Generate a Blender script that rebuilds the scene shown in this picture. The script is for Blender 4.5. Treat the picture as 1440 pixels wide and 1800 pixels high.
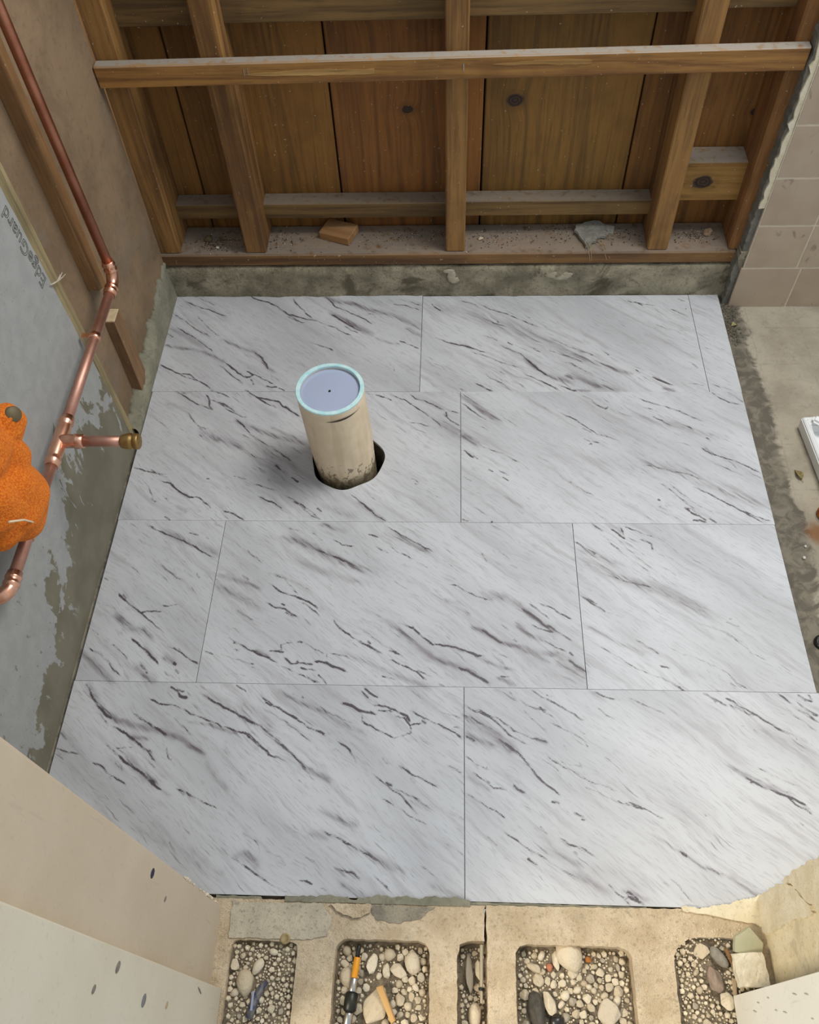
import bpy, bmesh, math, random
import numpy as np
from mathutils import Vector, Matrix

for o in list(bpy.data.objects):
    bpy.data.objects.remove(o)
SC = bpy.context.scene
COL = SC.collection
rnd = random.Random(7)

# ------------------------------------------------------------------ camera
cam = bpy.data.cameras.new('camera')
cam.sensor_fit = 'HORIZONTAL'; cam.sensor_width = 36.0
cam.lens = 36.0 * 1474.2 / 1440.0
cam.clip_start = 0.01
cam_o = bpy.data.objects.new('camera', cam); COL.objects.link(cam_o)
def cam_matrix(p, y, r, c):
    fwd = Vector((0, math.cos(p), -math.sin(p))); up = Vector((0, math.sin(p), math.cos(p))); right = Vector((1, 0, 0))
    rz = Matrix.Rotation(y, 3, 'Z')
    fwd, up, right = rz @ fwd, rz @ up, rz @ right
    r2 = math.cos(r) * right + math.sin(r) * up
    u2 = -math.sin(r) * right + math.cos(r) * up
    m = Matrix((r2, u2, -fwd)).transposed().to_4x4()
    m.translation = Vector(c)
    return m
cam_o.matrix_world = cam_matrix(0.976716, 0.0842713, -0.0627934, (0.333545, -0.502076, 1.230216))
SC.camera = cam_o

# ------------------------------------------------------------------ world, lights, exposure
world = bpy.data.worlds.new('world'); SC.world = world
world.use_nodes = True
bg = world.node_tree.nodes['Background']
bg.inputs[0].default_value = (0.76, 0.87, 1.0, 1)
bg.inputs[1].default_value = 0.50

def area(name, loc, target, sx, sy, power, color):
    l = bpy.data.lights.new(name, 'AREA'); l.shape = 'RECTANGLE'; l.size = sx; l.size_y = sy
    l.energy = power; l.color = color
    o = bpy.data.objects.new(name, l); COL.objects.link(o)
    o.location = loc
    o.rotation_euler = (Vector(target) - Vector(loc)).to_track_quat('-Z', 'Y').to_euler()
    return o
area('window_daylight', (1.10, 0.72, 1.90), (0.25, 0.55, 0.0), 0.7, 0.7, 21, (1.0, 0.975, 0.94))
area('room_lamp', (-1.05, -1.15, 1.60), (0.6, -0.3, 0.0), 0.6, 0.6, 34, (1.0, 0.87, 0.68))

SC.view_settings.view_transform = 'Standard'
SC.view_settings.look = 'None'
SC.view_settings.exposure = 0.36
SC.view_settings.gamma = 1.0
SC.view_settings.use_curve_mapping = False

# ------------------------------------------------------------------ material helpers
def lin(c):
    return tuple(((v / 255) / 12.92 if v / 255 <= 0.04045 else ((v / 255 + 0.055) / 1.055) ** 2.4) for v in c) + (1.0,)

class Mat:
    def __init__(s, name, rough=0.8, metal=0.0):
        s.m = bpy.data.materials.new(name); s.m.use_nodes = True
        s.t = s.m.node_tree
        s.b = s.t.nodes['Principled BSDF']
        s.b.inputs['Roughness'].default_value = rough
        s.b.inputs['Metallic'].default_value = metal
    def n(s, kind, ins=None, out=0, **kw):
        nd = s.t.nodes.new('ShaderNode' + kind)
        for k, v in kw.items():
            setattr(nd, k, v)
        for k, v in (ins or {}).items():
            s.put(nd.inputs[k], v)
        return nd.outputs[out]
    def put(s, sock, v):
        if isinstance(v, bpy.types.NodeSocket):
            s.t.links.new(v, sock)
        else:
            sock.default_value = v
    def math(s, op, a, b=0.0, c=0.0, clamp=False):
        return s.n('Math', {0: a, 1: b, 2: c}, operation=op, use_clamp=clamp)
    def step(s, v, lo, hi):
        return s.n('MapRange', {0: v, 1: lo, 2: hi, 3: 0.0, 4: 1.0}, interpolation_type='SMOOTHSTEP')
    def mix(s, f, a, b, blend='MIX'):
        return s.n('Mix', {0: f, 6: a, 7: b}, out=2, data_type='RGBA', blend_type=blend)
    def obj(s, rand=True, scale=(1, 1, 1), rot=(0, 0, 0)):
        v = s.n('TexCoord', out=3)
        if rand:
            r = s.n('ObjectInfo', out=5)
            r = s.math('MULTIPLY', r, 37.0)
            v = s.n('VectorMath', {0: v, 1: s.n('CombineXYZ', {0: r, 1: r, 2: r})}, operation='ADD')
        return s.n('Mapping', {0: v, 2: rot, 3: scale})
    def noise(s, v, scale, detail=4, rough=0.55, dist=0.0):
        return s.n('TexNoise', {'Vector': v, 'Scale': scale, 'Detail': detail, 'Roughness': rough, 'Distortion': dist})
    def color(s, c):
        s.put(s.b.inputs['Base Color'], c); return s
    def bump(s, h, strength=0.4, dist=0.004):
        s.put(s.b.inputs['Normal'], s.n('Bump', {'Strength': strength, 'Distance': dist, 'Height': h}))
    def up(s):
        g = s.n('NewGeometry', out=1)
        return s.n('SeparateXYZ', {0: g}, out=2)

def plain(name, c, rough=0.5, metal=0.0, c2=None, scale=40, bump=0.0, rand=True):
    m = Mat(name, rough, metal)
    v = m.obj(rand)
    n = m.noise(v, scale, 5)
    m.color(m.mix(m.step(n, 0.3, 0.7), lin(c), lin(c2 or c)))
    if bump:
        m.bump(n, bump, 0.003)
    return m.m

def wood(name, dark, light, axis=2, dust=0.0, knots=(), rough=0.75, side=None):
    m = Mat(name, rough)
    s = [1, 1, 1]; s[axis] = 0.045
    v = m.obj(not knots, scale=tuple(s))
    raw = m.n('TexCoord', out=3)
    kf = None
    for (kx, ky, kz, r) in knots:
        d = m.n('VectorMath', {0: raw, 1: (kx, ky, kz)}, operation='SUBTRACT')
        d = m.n('VectorMath', {0: d, 1: (1.0, 0.25, 1.35)}, operation='MULTIPLY')
        d = m.n('VectorMath', {0: d}, out=1, operation='LENGTH')
        d = m.math('ADD', d, m.math('MULTIPLY', m.math('SUBTRACT', m.noise(raw, 60, 3), 0.5), r * 0.6))
        d = m.math('DIVIDE', d, r)
        kf = d if kf is None else m.math('MINIMUM', kf, d)
    dist = 0.0
    if kf is not None:
        w = m.n('VectorMath', {0: v, 1: m.n('CombineXYZ', {0: m.math('MULTIPLY', m.math('POWER', 2.2, m.math('MULTIPLY', kf, -0.8)), 0.02), 1: 0.0, 2: 0.0})}, operation='ADD')
        v = w
    broad = m.noise(v, 14, 3, 0.5, 0.6)
    grain = m.noise(v, 75, 5, 0.6, 0.4)
    fine = m.noise(v, 330, 3, 0.6)
    blot = m.noise(m.obj(True), 9, 3)
    f = m.math('ADD', m.math('MULTIPLY', grain, 0.62), m.math('MULTIPLY', broad, 0.38))
    c = m.mix(m.step(f, 0.36, 0.62), lin(dark), lin(light))
    c = m.mix(m.math('MULTIPLY', m.step(fine, 0.56, 0.68), 0.35), c, lin(tuple(x * 0.55 for x in dark)))
    c = m.mix(m.math('MULTIPLY', m.step(blot, 0.5, 0.72), 0.35), c, lin(tuple(x * 0.72 for x in dark)))
    if kf is not None:
        ring = m.math('SINE', m.math('MULTIPLY', kf, 16.0))
        c = m.mix(m.math('MULTIPLY', m.step(kf, 2.4, 1.0), 0.35), c, lin(tuple(x * 0.75 for x in dark)))
        kc = m.mix(m.step(ring, -0.6, 0.9), lin((38, 25, 18)), lin((72, 48, 30)))
        c = m.mix(m.step(kf, 1.06, 0.9), c, kc)
    # pale flecks of plaster and dust
    sp = m.noise(m.obj(True), 170, 2, 0.5)
    c = m.mix(m.math('MULTIPLY', m.step(sp, 0.715, 0.745), 0.7), c, lin((190, 178, 150)))
    if dust:
        dn = m.noise(m.obj(True), 60, 4)
        df = m.math('MULTIPLY', m.step(m.up(), 0.55, 0.9), m.math('MULTIPLY', m.step(dn, 0.2, 0.5), dust))
        c = m.mix(df, c, lin((158, 150, 138)))
    m.color(c)
    m.bump(grain, 0.35, 0.002)
    return m.m

def concrete(name, a, b, spots=None, bump=0.5, scale=18, rough=0.9, speck=0.5, rand=False, bd=0.004):
    m = Mat(name, rough)
    v = m.obj(rand)
    n1 = m.noise(v, scale, 6, 0.6, 0.3)
    n2 = m.noise(v, scale * 9, 4, 0.65)
    n3 = m.noise(v, scale * 30, 2, 0.6)
    c = m.mix(m.step(n1, 0.34, 0.66), lin(a), lin(b))
    c = m.mix(m.math('MULTIPLY', m.step(n2, 0.52, 0.68), speck), c, lin(tuple(x * 0.6 for x in a)))
    c = m.mix(m.math('MULTIPLY', m.step(n3, 0.62, 0.72), speck * 0.6), c, lin(tuple(min(255, x * 1.25) for x in b)))
    if spots:
        n4 = m.noise(v, spots[1], 5, 0.62, 0.6)
        c = m.mix(m.math('MULTIPLY', m.step(n4, spots[2], spots[2] + 0.1), spots[3]), c, lin(spots[0]))
    m.color(c)
    m.bump(m.math('ADD', m.math('MULTIPLY', n2, 0.6), m.math('MULTIPLY', n3, 0.4)), bump, bd)
    return m.m

# ------------------------------------------------------------------ mesh helpers
def mesh_obj(name, verts, faces, mat, parent=None, smooth=False):
    me = bpy.data.meshes.new(name)
    me.from_pydata([tuple(v) for v in verts], [], faces)
    me.update()
    if smooth:
        me.polygons.foreach_set('use_smooth', [True] * len(me.polygons))
    me.materials.append(mat)
    o = bpy.data.objects.new(name, me); COL.objects.link(o)
    if parent:
        o.parent = parent
    return o

def bm_obj(name, bm, mat, parent=None, smooth=False, loc=None, rot=None):
    me = bpy.data.meshes.new(name); bm.to_mesh(me); bm.free()
    if smooth:
        me.polygons.foreach_set('use_smooth', [True] * len(me.polygons))
    me.materials.append(mat)
    o = bpy.data.objects.new(name, me); COL.objects.link(o)
    if parent:
        o.parent = parent
    if loc:
        o.location = loc
    if rot:
        o.rotation_euler = rot
    return o

def empty(name, loc=(0, 0, 0)):
    o = bpy.data.objects.new(name, None); COL.objects.link(o); o.location = loc
    o.empty_display_size = 0.05
    return o

def box(name, x0, x1, y0, y1, z0, z1, mat, parent=None, bevel=0.0015, jit=0.0, dz=None, dx=None, cuts=0):
    """box about its own centre; dz / dx = change of height / side along x / z (out of true timber)"""
    c = Vector(((x0 + x1) / 2, (y0 + y1) / 2, (z0 + z1) / 2))
    bm = bmesh.new()
    bmesh.ops.create_cube(bm, size=1.0)
    for v in bm.verts:
        v.co = Vector((v.co.x * (x1 - x0), v.co.y * (y1 - y0), v.co.z * (z1 - z0)))
    if cuts:
        bmesh.ops.subdivide_edges(bm, edges=bm.edges[:], cuts=cuts, use_grid_fill=True)
    if bevel and not cuts:
        bmesh.ops.bevel(bm, geom=bm.edges[:], offset=bevel, segments=1, affect='EDGES')
    for v in bm.verts:
        if dz:
            v.co.z += dz * (v.co.x / (x1 - x0))
        if dx:
            v.co.x += dx * (v.co.z / (z1 - z0))
        if jit:
            v.co += Vector((rnd.uniform(-jit, jit), rnd.uniform(-jit, jit), rnd.uniform(-jit, jit)))
    o = bm_obj(name, bm, mat, parent)
    o.location = c
    if parent:
        o.location = c - Vector(parent.location)
    return o

def tube(name, pts, radii, mat, parent=None, seg=20, caps=True, axis=None):
    """round bar swept along points, a radius for each point"""
    P = [Vector(p) for p in pts]
    n = len(P)
    if not isinstance(radii, (list, tuple)):
        radii = [radii] * n
    verts, faces = [], []
    t0 = None
    for i in range(n):
        a = P[max(i - 1, 0)]; b = P[min(i + 1, n - 1)]
        t = (b - a)
        if t.length < 1e-9:
            t = (P[min(i + 2, n - 1)] - P[max(i - 2, 0)])
        t.normalize()
        if axis is not None:
            t = Vector(axis).normalized()
        if t0 is None:
            u = t.orthogonal().normalized()
        else:
            u = (u - t * u.dot(t)).normalized()
        w = t.cross(u); t0 = t
        for k in range(seg):
            an = 2 * math.pi * k / seg
            verts.append(P[i] + (u * math.cos(an) + w * math.sin(an)) * radii[i])
    for i in range(n - 1):
        for k in range(seg):
            k2 = (k + 1) % seg
            faces.append((i * seg + k, i * seg + k2, (i + 1) * seg + k2, (i + 1) * seg + k))
    if caps:
        faces.append(tuple(range(seg - 1, -1, -1)))
        faces.append(tuple((n - 1) * seg + k for k in range(seg)))
    off = Vector(parent.location) if parent else Vector((0, 0, 0))
    o = mesh_obj(name, [v - off for v in verts], faces, mat, parent)
    me = o.data
    me.polygons.foreach_set('use_smooth', [len(p.vertices) == 4 for p in me.polygons])
    return o

def collar(c, axis, prof):
    """points and radii of a straight lathe: prof = [(offset, radius)]"""
    a = Vector(axis).normalized()
    return [Vector(c) + a * p[0] for p in prof], [p[1] for p in prof]

def tag(o, label=None, cat=None, group=None, kind=None):
    if label: o['label'] = label
    if cat: o['category'] = cat
    if group: o['group'] = group
    if kind: o['kind'] = kind
    return o

def rough_plate(name, outline, z0, z1, mat, parent=None, jit=0.0008, holes=(), axis='z', step=0.006, bev=0.0):
    """slab from an outline (x, y) with ragged edges, between z0 and z1; holes are outlines too.
    axis 'x' / 'y' stands the slab up: outline is then (y, z) / (x, z) and z0..z1 runs along x / y"""
    def resample(lp):
        out = []
        for i in range(len(lp)):
            a = Vector(lp[i]); b = Vector(lp[(i + 1) % len(lp)])
            k = max(1, int((b - a).length / step))
            for j in range(k):
                p = a.lerp(b, j / k)
                out.append((p.x + rnd.uniform(-jit, jit), p.y + rnd.uniform(-jit, jit)))
        return out
    bm = bmesh.new()
    loops = [resample(outline)] + [resample(h) for h in holes]
    edges = []
    for lp in loops:
        vs = [bm.verts.new((p[0], p[1], z1)) for p in lp]
        for i in range(len(vs)):
            edges.append(bm.edges.new((vs[i], vs[(i + 1) % len(vs)])))
    bmesh.ops.triangle_fill(bm, use_beauty=True, use_dissolve=False, edges=edges, normal=(0, 0, 1))
    top = bm.faces[:]
    r = bmesh.ops.extrude_face_region(bm, geom=top)
    for v in [g for g in r['geom'] if isinstance(g, bmesh.types.BMVert)]:
        v.co.z = z0
    bmesh.ops.recalc_face_normals(bm, faces=bm.faces[:])
    if axis == 'x':
        for v in bm.verts: v.co = Vector((v.co.z, v.co.x, v.co.y))
    elif axis == 'y':
        for v in bm.verts: v.co = Vector((v.co.x, v.co.z, v.co.y))
    bmesh.ops.recalc_face_normals(bm, faces=bm.faces[:])
    if parent:
        for v in bm.verts: v.co -= Vector(parent.location)
    return bm_obj(name, bm, mat, parent)

def rounded(x0, x1, y0, y1, r, n=5):
    out = []
    for cx, cy, a0 in ((x1 - r, y1 - r, 0), (x0 + r, y1 - r, 90), (x0 + r, y0 + r, 180), (x1 - r, y0 + r, 270)):
        for i in range(n + 1):
            a = math.radians(a0 + 90 * i / n)
            out.append((cx + r * math.cos(a), cy + r * math.sin(a)))
    return out

_nr = np.random.default_rng(3)
_K = [(_nr.normal(size=2) * f, _nr.uniform(0, 6.28), a) for f, a in ((90, .5), (140, .4), (240, .3), (400, .18), (60, .6))]
def wob(x, y, ph=0.0):
    s = 0
    for k, p, a in _K:
        s = s + a * np.sin(k[0] * x + k[1] * y + p + ph)
    return s

# ------------------------------------------------------------------ materials
def marble():
    m = Mat('marble_vinyl', 0.42)
    raw = m.n('TexCoord', out=3)
    rot = m.n('VectorRotate', {'Vector': raw, 'Angle': math.radians(40)}, rotation_type='Z_AXIS')
    r = m.math('MULTIPLY', m.n('ObjectInfo', out=5), 31.0)
    rot = m.n('VectorMath', {0: rot, 1: m.n('CombineXYZ', {0: r, 1: r, 2: 0.0})}, operation='ADD')
    warp = m.n('TexNoise', {'Vector': rot, 'Scale': 8.0, 'Detail': 4.0}, out=1)
    rot = m.n('VectorMath', {0: rot, 1: m.n('VectorMath', {0: warp, 1: (0.030, 0.030, 0.0)}, operation='MULTIPLY')}, operation='ADD')
    sv = m.n('Mapping', {0: rot, 3: (0.10, 1.0, 1.0)})
    sv2 = m.n('Mapping', {0: rot, 3: (0.28, 1.0, 1.0)})
    cloud = m.noise(sv2, 9, 4, 0.55)
    streak = m.noise(sv, 60, 6, 0.66)
    fine = m.noise(sv, 200, 5, 0.62)
    hair = m.noise(sv, 420, 3, 0.55)
    crisp = m.noise(sv2, 300, 5, 0.7)
    ragged = m.noise(sv2, 120, 4, 0.6)
    vl = m.n('Attribute', {}, out=2, attribute_name='vein_line')
    vb = m.n('Attribute', {}, out=2, attribute_name='vein_band')
    c = m.mix(m.step(cloud, 0.34, 0.70), lin((203, 205, 207)), lin((183, 185, 187)))
    c = m.mix(m.math('MULTIPLY', m.step(streak, 0.48, 0.70), 0.48), c, lin((157, 153, 156)))
    c = m.mix(m.math('MULTIPLY', m.step(hair, 0.53, 0.66), 0.36), c, lin((152, 148, 151)))
    # soft grey bands with streaks in them
    bf = m.math('MULTIPLY', vb, m.math('ADD', 0.25, m.math('MULTIPLY', m.step(streak, 0.36, 0.62), 1.0)), clamp=True)
    c = m.mix(m.math('MULTIPLY', bf, 1.15, clamp=True), c, lin((128, 121, 125)))
    near = m.step(m.math('MAXIMUM', vb, m.math('MULTIPLY', vl, 0.6)), 0.06, 0.5)
    c = m.mix(m.math('MULTIPLY', m.math('MULTIPLY', near, m.step(fine, 0.49, 0.62)), 0.75), c, lin((94, 87, 91)))
    # stray hair-fine dashes
    hf = m.math('MULTIPLY', m.step(fine, 0.595, 0.67), m.step(m.noise(sv2, 14, 3), 0.46, 0.60))
    c = m.mix(m.math('MULTIPLY', hf, 0.55), c, lin((106, 99, 103)))
    # traced veins: fine streaks gather and darken where the vein runs
    s3 = m.n('Mapping', {0: rot, 3: (0.20, 1.0, 1.0)})
    f1 = m.noise(s3, 150, 5, 0.68, 0.3)
    f2 = m.noise(sv2, 420, 4, 0.65)
    fc = m.math('ADD', m.math('MULTIPLY', f1, 0.72), m.math('MULTIPLY', f2, 0.28))
    lf = m.math('ADD', fc, m.math('ADD', m.math('MULTIPLY', vl, 0.42), m.math('MULTIPLY', vb, 0.17)))
    c = m.mix(m.math('MULTIPLY', m.step(lf, 0.56, 0.80), m.math('MULTIPLY', m.step(vl, 0.02, 0.3), 0.55)), c, lin((122, 115, 119)))
    c = m.mix(m.math('MULTIPLY', m.step(lf, 0.695, 0.79), 0.92), c, lin((74, 66, 71)))
    m.color(c)
    m.b.inputs['Specular IOR Level'].default_value = 0.4
    return m.m

MARBLE = marble()
CONCRETE = concrete('grey_concrete', (112, 106, 92), (150, 143, 124), spots=((84, 78, 66), 30, 0.56, 0.6))
CURB = concrete('damp_curb_concrete', (132, 124, 102), (178, 168, 142), spots=((88, 76, 56), 13, 0.56, 0.75), scale=16, bump=1.0, bd=0.008)
STUD_D, STUD_L = (104, 70, 34), (156, 114, 60)
STUD = wood('stud_pine', STUD_D, STUD_L, 2, dust=0.9)
PLATE = wood('plate_pine', (88, 60, 32), (140, 102, 58), 0, dust=0.62)
BLOCKING = wood('blocking_pine', (86, 64, 34), (128, 98, 54), 0, dust=0.6)
RAIL = wood('rail_pine', (108, 68, 30), (168, 122, 62), 0, dust=1.0)
SHEATH = wood('sheathing_pine', (92, 56, 22), (130, 84, 36), 2)
PANEL = concrete('brown_panel', (118, 97, 73), (140, 117, 90), spots=((128, 116, 100), 7, 0.56, 0.4), bump=0.25, scale=9, speck=0.22)
FURRING = wood('furring_pine', (128, 92, 54), (158, 122, 80), 2)
KHAKI = wood('edge_batten_wood', (104, 92, 64), (158, 142, 104), 2)
OFFCUT = wood('offcut_pine', (160, 116, 72), (190, 146, 98), 0)
STICK = wood('split_pine', (176, 130, 74), (214, 172, 110), 1)
BLACK = plain('gap_shade_black', (22, 18, 15), 0.9)  # black that stands in for the shade inside gaps
COPPER = plain('copper', (190, 144, 126), 0.52, 1.0, (208, 162, 144), 30)
COPPER_B = plain('bright_copper', (228, 168, 140), 0.3, 1.0, (238, 186, 158), 50)
COPPER_D = plain('dark_copper', (168, 110, 86), 0.45, 1.0, (190, 132, 106), 25)
BRASS = plain('brass', (158, 128, 78), 0.45, 1.0, (184, 152, 98), 60)
STEEL = plain('steel', (190, 188, 182), 0.3, 1.0)
GREASY = plain('black_steel', (34, 34, 32), 0.4, 0.6, (56, 56, 50), 80)
YELLOW = plain('orange_yellow_plastic', (228, 152, 28), 0.45)
BLUE = plain('dark_blue_plastic', (48, 54, 82), 0.5, 0, (120, 116, 108), 130)
WHITE_P = plain('white_plastic', (236, 236, 232), 0.35, 0, (224, 224, 222), 10)
PLASTER = concrete('cream_plaster', (220, 208, 176), (236, 226, 200), bump=0.6, scale=40, speck=0.25)
MORTAR = concrete('grey_green_mortar', (122, 120, 102), (146, 142, 122), spots=((104, 98, 82), 20, 0.56, 0.5), bump=0.35, scale=16, speck=0.3)

def cement_board():
    m = Mat('cement_board', 0.85)
    raw = m.n('TexCoord', out=3)
    sep = m.t.nodes.new('ShaderNodeSeparateXYZ'); m.t.links.new(raw, sep.inputs[0])
    y, z = sep.outputs[1], sep.outputs[2]
    n = m.noise(raw, 40, 4)
    c = m.mix(m.step(n, 0.35, 0.65), lin((152, 153, 150)), lin((159, 160, 157)))
    sp = m.noise(raw, 220, 2, 0.5)
    c = m.mix(m.math('MULTIPLY', m.step(sp, 0.66, 0.72), 0.5), c, lin((120, 120, 112)))
    # skim of khaki waterproofing mortar along the foot of the board
    w1 = m.noise(m.n('Mapping', {0: raw, 3: (1, 1.0, 0.55)}), 9, 5, 0.62, 0.8)
    w2 = m.noise(raw, 34, 4, 0.6, 0.6)
    edge = m.math('ADD', z, m.math('ADD', m.math('MULTIPLY', m.math('SUBTRACT', w1, 0.5), 0.42), m.math('MULTIPLY', m.math('SUBTRACT', w2, 0.5), 0.12)))
    lim = m.math('ADD', 0.070, m.math('MULTIPLY', m.step(y, -0.45, 0.05), 0.13))
    f = m.step(m.math('SUBTRACT', edge, lim), 0.006, -0.004)
    kc = m.mix(m.step(m.noise(raw, 12, 3), 0.35, 0.65), lin((108, 103, 86)), lin((122, 118, 100)))
    # bare scrapes in the skim and spatters above it
    bare = m.step(m.noise(m.n('Mapping', {0: raw, 2: (0.6, 0, 0), 3: (1, 1.6, 0.5)}), 26, 4, 0.6, 0.5), 0.62, 0.65)
    f = m.math('MULTIPLY', f, m.math('SUBTRACT', 1.0, m.math('MULTIPLY', bare, m.step(z, 0.03, 0.07))))
    c = m.mix(f, c, kc)
    sp2 = m.math('MULTIPLY', m.step(m.noise(m.n('Mapping', {0: raw, 3: (1, 1.3, 0.7)}), 55, 3, 0.5), 0.66, 0.69), m.step(z, 0.34, 0.15))
    c = m.mix(m.math('MULTIPLY', sp2, 0.8), c, lin((118, 114, 97)))
    m.color(c)
    m.bump(n, 0.15, 0.002)
    return m.m
BOARD = cement_board()

def slab_mat():
    m = Mat('bare_floor_concrete', 0.92)
    raw = m.n('TexCoord', out=3)
    sep = m.t.nodes.new('ShaderNodeSeparateXYZ'); m.t.links.new(raw, sep.inputs[0])
    x, y = sep.outputs[0], sep.outputs[1]
    n1 = m.noise(raw, 10, 5, 0.6); n2 = m.noise(raw, 120, 4, 0.6); n3 = m.noise(raw, 34, 4, 0.62, 0.8)
    c = m.mix(m.step(n1, 0.35, 0.65), lin((148, 139, 121)), lin((170, 161, 142)))
    c = m.mix(m.math('MULTIPLY', m.step(n2, 0.55, 0.7), 0.35), c, lin((124, 116, 100)))
    # faint prints of lifted floor tiles
    for s, o in ((x, 0.02), (y, 0.07)):
        fr = m.math('FRACT', m.math('DIVIDE', m.math('ADD', s, o), 0.102))
        ln = m.step(m.math('ABSOLUTE', m.math('SUBTRACT', fr, 0.5)), 0.025, 0.01)
        c = m.mix(m.math('MULTIPLY', ln, m.math('MULTIPLY', m.step(n3, 0.4, 0.6), 0.3)), c, lin((128, 120, 104)))
    # strip of darker rough thinset beside the new floor
    lim = m.math('ADD', x, m.math('ADD', m.math('MULTIPLY', m.math('SUBTRACT', n3, 0.5), 0.045), m.math('MULTIPLY', m.math('SUBTRACT', n1, 0.5), 0.05)))
    f = m.step(lim, 0.952, 0.938)
    dk = m.mix(m.step(n3, 0.4, 0.62), lin((86, 80, 69)), lin((122, 115, 99)))
    c = m.mix(m.math('MULTIPLY', f, 0.9), c, dk)
    # rust stain
    d = m.n('VectorMath', {0: raw, 1: (0.972, 0.296, 0.0)}, operation='SUBTRACT')
    d = m.n('VectorMath', {0: d, 1: (1.0, 1.0, 0.0)}, operation='MULTIPLY')
    d = m.n('VectorMath', {0: d}, out=1, operation='LENGTH')
    d = m.math('ADD', d, m.math('MULTIPLY', m.math('SUBTRACT', n3, 0.5), 0.02))
    c = m.mix(m.math('MULTIPLY', m.step(d, 0.034, 0.008), 0.85), c, lin((124, 80, 38)))
    m.color(c)
    m.bump(m.math('ADD', m.math('MULTIPLY', n2, 0.5), m.math('MULTIPLY', n3, 0.8)), 0.6, 0.006)
    return m.m
SLAB = slab_mat()

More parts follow.
